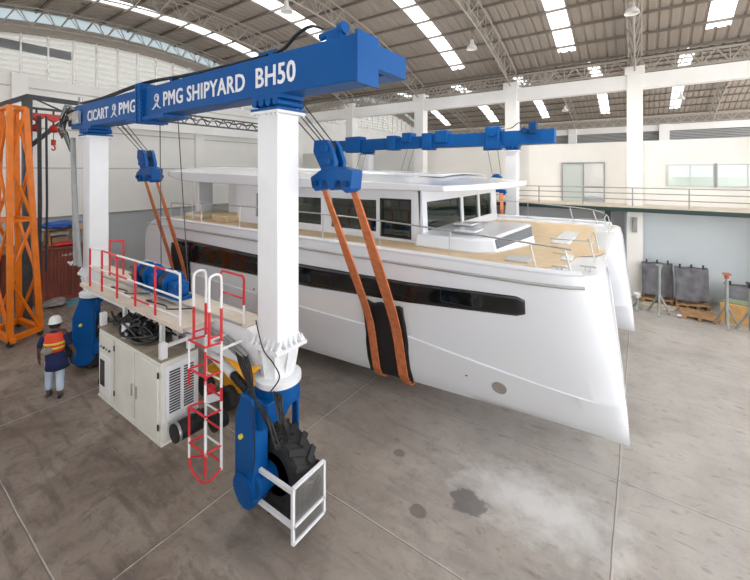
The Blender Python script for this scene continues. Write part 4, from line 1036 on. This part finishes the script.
# container
ct_ = thing('shipping_container', 'rusty red shipping container standing against the left wall', 'container', (-19.6, 5.3, 0))
mb = MB(); P = []
y = 3.4; prof = []
while y < 6.45: prof += [(y, 0), (y+.09, 0), (y+.12, .035), (y+.20, .035)]; y += .23
mb.grid([[(-18.8-.035+h, yy, .12) for yy, h in prof], [(-18.8-.035+h, yy, 2.02) for yy, h in prof]]); mb.build('side_panel', RUST, ct_, smooth=False)
MB().box(-20.7, -18.85, 3.4, 6.45, .12, 2.02).build('container_body', RUST, ct_, smooth=False)
MB().box(-20.75, -18.76, 3.35, 6.5, 2.0, 2.10).box(-20.75, -18.76, 3.35, 6.5, 0, .12).box(-18.9, -18.75, 6.40, 6.52, 0, 2.1).box(-18.9, -18.75, 3.33, 3.45, 0, 2.1).build('corner_frame', RUST, ct_, bev=.01)
def flat_text_x(s, y0, y1, z0, z1, x, parent):
    cu = bpy.data.curves.new('t', 'FONT'); cu.body = s; cu.extrude = .003; o = bpy.data.objects.new('t', cu); C.objects.link(o); bpy.context.view_layer.update()
    me = bpy.data.meshes.new_from_object(o.evaluated_get(bpy.context.evaluated_depsgraph_get())); bpy.data.objects.remove(o)
    xs = [v.co.x for v in me.vertices]; ysv = [v.co.y for v in me.vertices]; a, b, c, d = min(xs), max(xs), min(ysv), max(ysv); off = wl(parent)
    for v in me.vertices: v.co = V((x+v.co.z, lerp(y0, y1, (v.co.x-a)/(b-a)), lerp(z0, z1, (v.co.y-c)/(d-c)))) - off
    me.materials.clear(); me.materials.append(LETT); q = bpy.data.objects.new('lettering', me); C.objects.link(q); q.parent = parent
flat_text_x('16-23601', 5.28, 5.9, 1.72, 1.80, -18.79, ct_)
MB().prism([(5.55, 1.28), (5.68, 1.46), (5.62, 1.50), (5.55, 1.45), (5.48, 1.50), (5.42, 1.46)], 'X', -18.80, -18.785).build('emblem', LETT, ct_, smooth=False)
# goods on top of it
def blobby(name, c, r, m, label, cat, seed, group=None):
    mb = MB(); bmesh.ops.create_icosphere(mb.b, subdivisions=4, radius=1)
    for v in mb.b.verts:
        n = noise.noise(v.co*1.7+V((seed, 0, 0)))*.30 + noise.noise(v.co*4+V((0, seed, 0)))*.12; p = v.co*(1+n); v.co = V((c[0]+p.x*r[0], c[1]+p.y*r[1], c[2]+max(p.z, -.85)*r[2]))
    z0 = min(v.co.z for v in mb.b.verts)
    return tag(mb.build(name, m), label, cat, group)
blobby('blue_tarpaulin', (-19.3, 5.35, 2.92), (.5, .62, .16), TARPB, 'bundle of blue tarpaulin on top of the pile on the red container', 'tarpaulin', 1)
blobby('folded_sheet', (-19.5, 5.9, 2.72), (.4, .5, .10), CARD, 'tan folded sheet beside the blue tarpaulin on the container pile', 'sheet', 2)
blobby('sack', (-19.2, 6.0, 2.38), (.4, .40, .27), BAG, 'grey plastic sack at the right end of the container roof', 'sack', 3)
tag(MB().box(-19.75, -19.14, 5.05, 5.6, 2.10, 2.45).box(-19.73, -19.16, 5.16, 5.18, 2.45, 2.455).build('cardboard_box', mat('cardboard', (.30, .20, .13), .85), None, bev=.02), 'brown cardboard box on the red container below the tarpaulin', 'box')
tag(MB().box(-19.9, -19.2, 4.9, 6.2, 2.62, 2.68).box(-19.85, -19.78, 4.95, 5.02, 2.10, 2.62).box(-19.85, -19.78, 6.1, 6.17, 2.10, 2.62).box(-19.3, -19.22, 4.95, 5.02, 2.10, 2.62).box(-19.3, -19.22, 6.1, 6.17, 2.10, 2.62).build('storage_shelf', WOOD, None, smooth=False), 'low wooden shelf on the red container carrying the blue tarpaulin', 'shelf')
blobby('red_bag', (-18.95, 5.35, 2.19), (.16, .4, .085), REDH, 'flat red bag on the front edge of the container roof', 'bag', 4)
blobby('floor_bag', (-18.2, 4.9, .12), (.35, .35, .14), BAG, 'grey sack lying on the floor before the red container', 'sack', 5)
tag(MB().prism([(-18.45, 5.1), (-18.3, 6.2), (-17.8, 6.3), (-17.7, 5.2)], 'Z', .004, .016).build('floor_sheet', mat('teal_sheet', (.10, .33, .42), .6, var=.3)), 'blue plastic sheet lying on the floor before the red container', 'sheet')

# yellow machine (boom lift) beneath the girder
ym = thing('boom_lift', 'yellow wheeled work platform parked under the lift girder behind the ladder', 'aerial lift', (-7.4, 5.4, 0))
MB().prism([(-8.3, .35), (-8.2, .62), (-7.9, .78), (-6.9, .78), (-6.6, .60), (-6.6, .35)], 'Y', 4.98, 5.85).build('chassis', YELL, ym, bev=.04)
MB().box(-8.2, -7.2, 5.3, 5.95, .78, .98).box(-7.0, -6.75, 5.1, 5.3, .78, .86).build('counterweight', YELL, ym, bev=.05)
MB().bar((-8.4, 5.70, 1.05), (-7.0, 5.50, .92), .16).build('boom_arm', YELL, ym, bev=.01)
MB().box(-7.15, -6.7, 4.96, 4.985, .55, .62).build('decal', BLACK, ym, smooth=False)
for x, y in ((-7.25, 4.9), (-6.75, 5.9), (-8.1, 4.9), (-8.1, 5.9)):
    w = MB().lathe([(.10, -.09), (.20, -.10), (.235, -.06), (.235, .06), (.20, .10), (.10, .09)], (x, y, .235), 'Y', 28)
    for k in range(18): a = 2*PI*k/18; w.bar((x+.235*math.cos(a), y-.08, .235+.235*math.sin(a)), (x+.235*math.cos(a+.1), y+.08, .235+.235*math.sin(a+.1)), .025, .012, up=(math.cos(a), 0, math.sin(a)))
    wo = w.build('wheel', TYRE, ym); MB().lathe([(0, -.075), (.08, -.09), (.14, -.06), (.14, .06), (0, .07)], (x, y, .235), 'Y', 20).build('wheel_hub', PIPE, wo)
# second: orange slatted crate seen beyond the girder
oc = thing('lifting_cradle', 'orange slatted cradle standing behind the lift girder near the large leg', 'cradle', (-8.6, 6.3, 0))
for k in range(7): MB().box(-9.1+.16*k, -9.02+.16*k, 5.95, 6.5, 1.25, 1.30).build('slat', YELL, oc, smooth=False)
MB().box(-9.12, -8.02, 5.95, 6.0, 1.18, 1.25).box(-9.12, -8.02, 6.45, 6.5, 1.18, 1.25).build('side_rail', YELL, oc, smooth=False)
for x in (-9.08, -8.06):
    for y in (5.98, 6.47): MB().box(x-.03, x+.03, y-.03, y+.03, 0, 1.18).build('leg', YELL, oc, smooth=False)

# ================================================================== RIGHT SIDE
def draped(x0, x1, y0, y1, z1, seed, label, lean=.35):
    t = thing('draped_rack', label, 'rack', ((x0+x1)/2, (y0+y1)/2, 0), 'grey felt covered racks by the wall')
    mb = MB(); P = []; n, m = 26, 22
    for i in range(n+1):
        u = i/n; row = []
        for j in range(m+1):
            v = j/m
            x = lerp(x0, x1, u)+.03*noise.noise(V((u*3, v*3, seed))); base = lerp(y0, y1, u)
            if v < .15: y, z = base+.35*(1-v/.15), z1 - .02*math.sin(u*9)
            else: w = (v-.15)/.85; y = base - lean*w + .03*math.sin(u*14+seed+w*2)+.05*noise.noise(V((u*4, w*4, seed*2))); z = lerp(z1, .28 + .03*math.sin(u*6+seed), w)
            row.append((x, y, z+.03*math.sin(u*PI)*(-1 if v < .3 else 0)))
        P.append(row)
    mb.grid(P); mb.build('felt_cover', FELT, t, solid=.03)
    for k in range(3):
        x = lerp(x0+.15, x1-.15, k/2); y = lerp(y0, y1, (x-x0)/(x1-x0))
        MB().box(x-.03, x+.03, y+.05, y+.11, 0, z1+.14).build('upright', DGREY, t, smooth=False)
    mb = MB()
    for k in range(4): xx = lerp(x0, x1-.1, k/3); yy = lerp(y0, y1, k/3); mb.box(xx, xx+.1, yy-.45, yy+.35, .0, .12)
    for k in range(5): mb.bar((x0, y0-.42+.19*k, .15), (x1, y1-.42+.19*k, .15), .12, .025)
    mb.build('pallet', WOOD, t, smooth=False)
draped(.02, 1.0, 18.55, 18.75, 1.45, 1, 'rack under a dark grey felt cover standing beside the white column')
draped(1.05, 2.05, 18.45, 18.75, 1.42, 2, 'rack under a dark grey felt cover with upright prongs, second from the column')
draped(2.5, 4.0, 18.72, 18.9, .95, 3, 'low rack under a grey felt cover behind the tan wooden crate')
# flat pallets and sheets
pl = thing('wooden_pallet', 'brown wooden pallet lying on the floor in front of the felt covered racks', 'pallet', (1.7, 17.3, 0))
mb = MB()
for k in range(6): mb.bar((1.15, 17.0+.16*k, .11), (2.15, 16.9+.16*k, .11), .13, .02)
mb.build('deck_boards', WOOD, pl, smooth=False); mb = MB()
for x in (1.2, 1.62, 2.05): mb.bar((x, 16.85, .05), (x, 17.9, .05), .09, .10)
mb.build('bearers', WOOD, pl, smooth=False)
tag(MB().prism([(-.05, 17.6), (.9, 17.35), (1.15, 18.0), (.1, 18.15)], 'Z', .0, .05).build('plywood_board', mat('ply', (.50, .42, .33), .8, var=.3), None, smooth=False), 'pale wooden board on the floor beside the short jack stand', 'board')
cr = thing('wooden_crate', 'tan wooden crate at the right edge behind the jack stands', 'crate', (3.0, 17.8, 0))
MB().prism([(2.2, 17.4), (3.9, 17.0), (4.0, 17.7), (2.45, 17.95)], 'Z', .0, .62).build('crate_body', CARD, cr, bev=.01)
MB().prism([(2.25, 17.47), (3.85, 17.08), (3.92, 17.64), (2.5, 17.88)], 'Z', .62, .68).build('crate_lid', mat('green_sheet', (.22, .27, .16), .8), cr, smooth=False)
blobby('white_cloth', (1.15, 17.0, .05), (.14, .10, .05), WHITE, 'scrap of white cloth on the floor beside the brown pallet', 'cloth', 9)
GAL = mat('galvanised', (.33, .36, .34), .45, metal=.3, var=.2)
def stand(x, y, h, label, topc, first=[None]):
    t = thing('jack_stand', label, 'jack stand', (x, y, 0), 'tripod jack stands')
    MB().cyl((x, y, .10), (x, y, h), .045, n=12).build('post', GAL, t)
    for k in range(3):
        a = k*2*PI/3 + .5; rr = .36*min(1, h/1.6+.2)
        MB().bar((x+rr*math.cos(a), y+rr*math.sin(a), .02), (x, y, min(.75, h*.55)), .05).build('leg', GAL, t, smooth=False)
    MB().box(x-.10, x+.10, y-.10, y+.10, h, h+.05).cyl((x, y, h-.12), (x, y, h), .065, n=12).build('head_plate', topc, t, smooth=False)
stand(.52, 16.9, 1.72, 'tall grey tripod jack stand with bare head in front of the felt racks', GAL)
stand(-.12, 17.05, .55, 'short pale tripod jack stand beside the white column', WHITE)
stand(2.28, 16.72, 1.72, 'tall tripod jack stand with a rusty red head in front of the tan crate', mat('rusty_head', (.40, .14, .08), .7))
stand(2.80, 16.5, 1.55, 'tripod jack stand with dark head at the right edge of the photo', DGREY)

# ================================================================== PERSON
def person():
    px0, py0 = -10.9, 2.92
    rot = 1.75                                   # facing away from the camera, towards the tower
    t = thing('person', 'person in white helmet, orange vest, navy coat and pale trousers walking away beside the cabinet', 'person', (px0, py0, 0))
    t.rotation_euler = (0, 0, 0)
    M = Matrix.Translation((px0, py0, 0)) @ Matrix.Rotation(1.05, 4, 'Z')      # local +Y = forward
    def skin(name, verts, edges, radii, m, sub=2, root=0):
        me = bpy.data.meshes.new(name); me.from_pydata([tuple((M @ V(v)) - V((px0, py0, 0))) for v in verts], edges, []); me.materials.append(m)
        o = bpy.data.objects.new(name, me); C.objects.link(o); o.parent = t
        s = o.modifiers.new('skin', 'SKIN'); s.use_smooth_shade = True
        lay = me.skin_vertices[0].data if me.skin_vertices else None
        if lay is None:
            bm = bmesh.new(); bm.from_mesh(me); bm.verts.layers.skin.verify(); bm.to_mesh(me); bm.free(); lay = me.skin_vertices[0].data
        for i, r in enumerate(radii): lay[i].radius = (r, r) if isinstance(r, (int, float)) else r
        lay[root].use_root = True
        q = o.modifiers.new('sub', 'SUBSURF'); q.levels = sub; q.render_levels = sub
        return o
    vs = [(0,0,.93),(0,0,1.10),(0,.01,1.28),(0,.01,1.42),(0,.015,1.52),(0,.03,1.60),(0,.035,1.68),
          (-.10,0,.88),(-.11,.06,.50),(-.12,.02,.10),(-.12,.14,.04), (.10,0,.88),(.11,-.06,.50),(.13,-.16,.11),(.13,-.05,.04),
          (-.19,0,1.40),(-.27,-.03,1.15),(-.30,.06,.93),(-.31,.10,.86), (.19,0,1.40),(.28,-.02,1.14),(.34,.06,.94),(.35,.09,.87)]
    es = [(0,1),(1,2),(2,3),(3,4),(4,5),(5,6),(0,7),(7,8),(8,9),(9,10),(0,11),(11,12),(12,13),(13,14),(3,15),(15,16),(16,17),(17,18),(3,19),(19,20),(20,21),(21,22)]
    rd = [(.15,.11),(.13,.10),(.15,.11),(.12,.09),.055,.075,.085,.09,.06,.04,.035,.09,.06,.04,.035,.06,.047,.034,.032,.06,.047,.034,.032]
    body = skin('body', vs, es, rd, SKIN)
    # hands: five fingers each
    for sx, (hx, hy, hz) in ((-1, (-.31,.10,.86)), (1, (.35,.09,.87))):
        h = MB(); h.ball((hx, hy+.01, hz-.035), .022, .038, .045, 8)
        for k in range(4):
            fy = hy-.025+.02*k; L = (.07, .08, .075, .06)[k]
            h.tube([(hx, fy, hz-.06), (hx+.006*-sx, fy+.004, hz-.06-L*.55), (hx-.022*sx, fy+.008, hz-.06-L)], .009, 6, True, [.010, .009, .007])
        h.tube([(hx, hy+.04, hz-.01), (hx-.01*sx, hy+.065, hz-.04), (hx-.015*sx, hy+.07, hz-.07)], .010, 6, True, [.012, .010, .008])
        bmesh.ops.transform(h.b, matrix=M, verts=h.b.verts); h.build('hand', SKIN, t)
    # face: nose, ears, eyes
    f = MB(); f.prism([(.10, 1.60), (.135, 1.595), (.11, 1.65)], 'X', -.012, .012)
    for s in (-1, 1): f.ball((s*.085, .03, 1.62), .012, .022, .032, 8)
    bmesh.ops.transform(f.b, matrix=M, verts=f.b.verts); f.build('ear_and_nose', SKIN, body)
    # trousers
    skin('trousers', [(0,0,.86),(-.10,.01,.80),(-.115,.06,.50),(-.12,.03,.14),(.10,-.01,.80),(.115,-.06,.50),(.13,-.15,.15)], [(0,1),(1,2),(2,3),(0,4),(4,5),(5,6)], [.11,.105,.085,.075,.105,.085,.075], CLOTHP)
    # shoes
    for a, b in (((-.12,-.02,.045), (-.12,.19,.04)), ((.13,-.20,.05), (.13,.01,.04))):
        s = MB(); s.tube([a, V(a).lerp(V(b), .35), V(a).lerp(V(b), .75), b], .05, 10, True, [.04, .052, .048, .025]); bmesh.ops.transform(s.b, matrix=M, verts=s.b.verts); s.build('shoe', DGREY, t)
    # coat: loft of ellipses
    def loft(secs, name, m, n=28, wob=0.):
        l = MB(); rows = []
        for (cx, cy, z, rx, ry) in secs: rows.append([(cx+rx*math.cos(2*PI*k/n)*(1+wob*math.sin(5*2*PI*k/n)*max(0, 1.1-z)), cy+ry*math.sin(2*PI*k/n)*(1+wob*math.cos(4*2*PI*k/n)*max(0, 1.1-z)), z) for k in range(n)])
        l.grid(rows, closed_u=True); bmesh.ops.transform(l.b, matrix=M, verts=l.b.verts); return l.build(name, m, t, solid=.012)
    loft([(.05,-.03,.64,.22,.17),(.03,-.01,.80,.195,.155),(0,0,.95,.17,.14),(0,0,1.10,.15,.12),(0,0,1.25,.175,.125),(0,0,1.38,.18,.115),(0,.01,1.45,.13,.10),(0,.015,1.50,.07,.07)], 'coat', CLOTHN, wob=.15)
    skin('sleeve', [(-.17,0,1.40),(-.24,-.02,1.25),(-.275,-.02,1.12)], [(0,1),(1,2)], [.085,.07,.066], CLOTHN); skin('sleeve', [(.17,0,1.40),(.25,-.01,1.25),(.285,-.02,1.11)], [(0,1),(1,2)], [.085,.07,.066], CLOTHN)
    ve = loft([(0,0,1.03,.175,.14),(0,0,1.12,.17,.138),(0,0,1.25,.195,.142),(0,0,1.36,.19,.13),(0,.005,1.43,.165,.125),(0,.01,1.46,.12,.11)], 'safety_vest', VEST)
    for z, a in ((1.10, 0), (1.20, .0)):
        b = MB(); n = 28
        rx, ry = (.182, .150) if z < 1.15 else (.198, .152)
        b.grid([[(rx*math.cos(2*PI*k/n), ry*math.sin(2*PI*k/n), z+.0) for k in range(n)], [(rx*math.cos(2*PI*k/n), ry*math.sin(2*PI*k/n), z+.045) for k in range(n)]], closed_u=True)
        bmesh.ops.transform(b.b, matrix=M, verts=b.b.verts); b.build('reflective_band', VESTY, ve, solid=.012)
    # tool pouch at the back
    b = MB(); b.ball((-.10, -.165, 1.10), .11, .04, .08); bmesh.ops.transform(b.b, matrix=M, verts=b.b.verts); b.build('tool_pouch', BAG, t)
    # helmet
    h = MB(); h.lathe([(.135, 1.655), (.130, 1.66), (.118, 1.665), (.118, 1.70), (.105, 1.76), (.07, 1.80), (0, 1.815)], (0, .03, 0), 'Z', 28); h.bar((0, .11, 1.665), (0, .18, 1.655), .13, .012)
    bmesh.ops.transform(h.b, matrix=M, verts=h.b.verts); h.build('helmet', mat('helmet_white', (.85, .85, .83), .3), t)
    h = MB(); h.lathe([(.098, 1.56), (.105, 1.62), (.108, 1.67)], (0, .02, 0), 'Z', 20); bmesh.ops.transform(h.b, matrix=M, verts=h.b.verts)
    for v in list(h.b.verts):
        pass
    q = h.build('hair', BLACK, t); q.scale = (1, 1, 1)
person()

# ================================================================== LIGHT, CAMERA
w = bpy.data.worlds.new('World'); bpy.context.scene.world = w; w.use_nodes = True
bg = w.node_tree.nodes['Background']; bg.inputs[0].default_value = (.95, .97, 1.0, 1); bg.inputs[1].default_value = 2.6
sun = bpy.data.lights.new('sun', 'SUN'); sun.energy = 6.0; sun.angle = math.radians(3); so = bpy.data.objects.new('sun', sun); C.objects.link(so)
so.rotation_euler = (math.radians(12), math.radians(8), 0); so.location = (0, 0, 30)
cam = bpy.data.cameras.new('camera'); co = bpy.data.objects.new('camera', cam); C.objects.link(co)
co.location = (0, 0, 5.1); co.rotation_euler = (PI/2, 0, math.atan2(.5729, .8196))
cam.sensor_fit = 'HORIZONTAL'; cam.sensor_width = 36; cam.lens = 381/750*36; cam.shift_y = -119/750; cam.clip_end = 300; cam.clip_start = .05
sc = bpy.context.scene; sc.camera = co
sc.view_settings.view_transform = 'Standard'; sc.view_settings.look = 'None'; sc.view_settings.exposure = .43; sc.view_settings.gamma = 1; sc.view_settings.use_curve_mapping = False
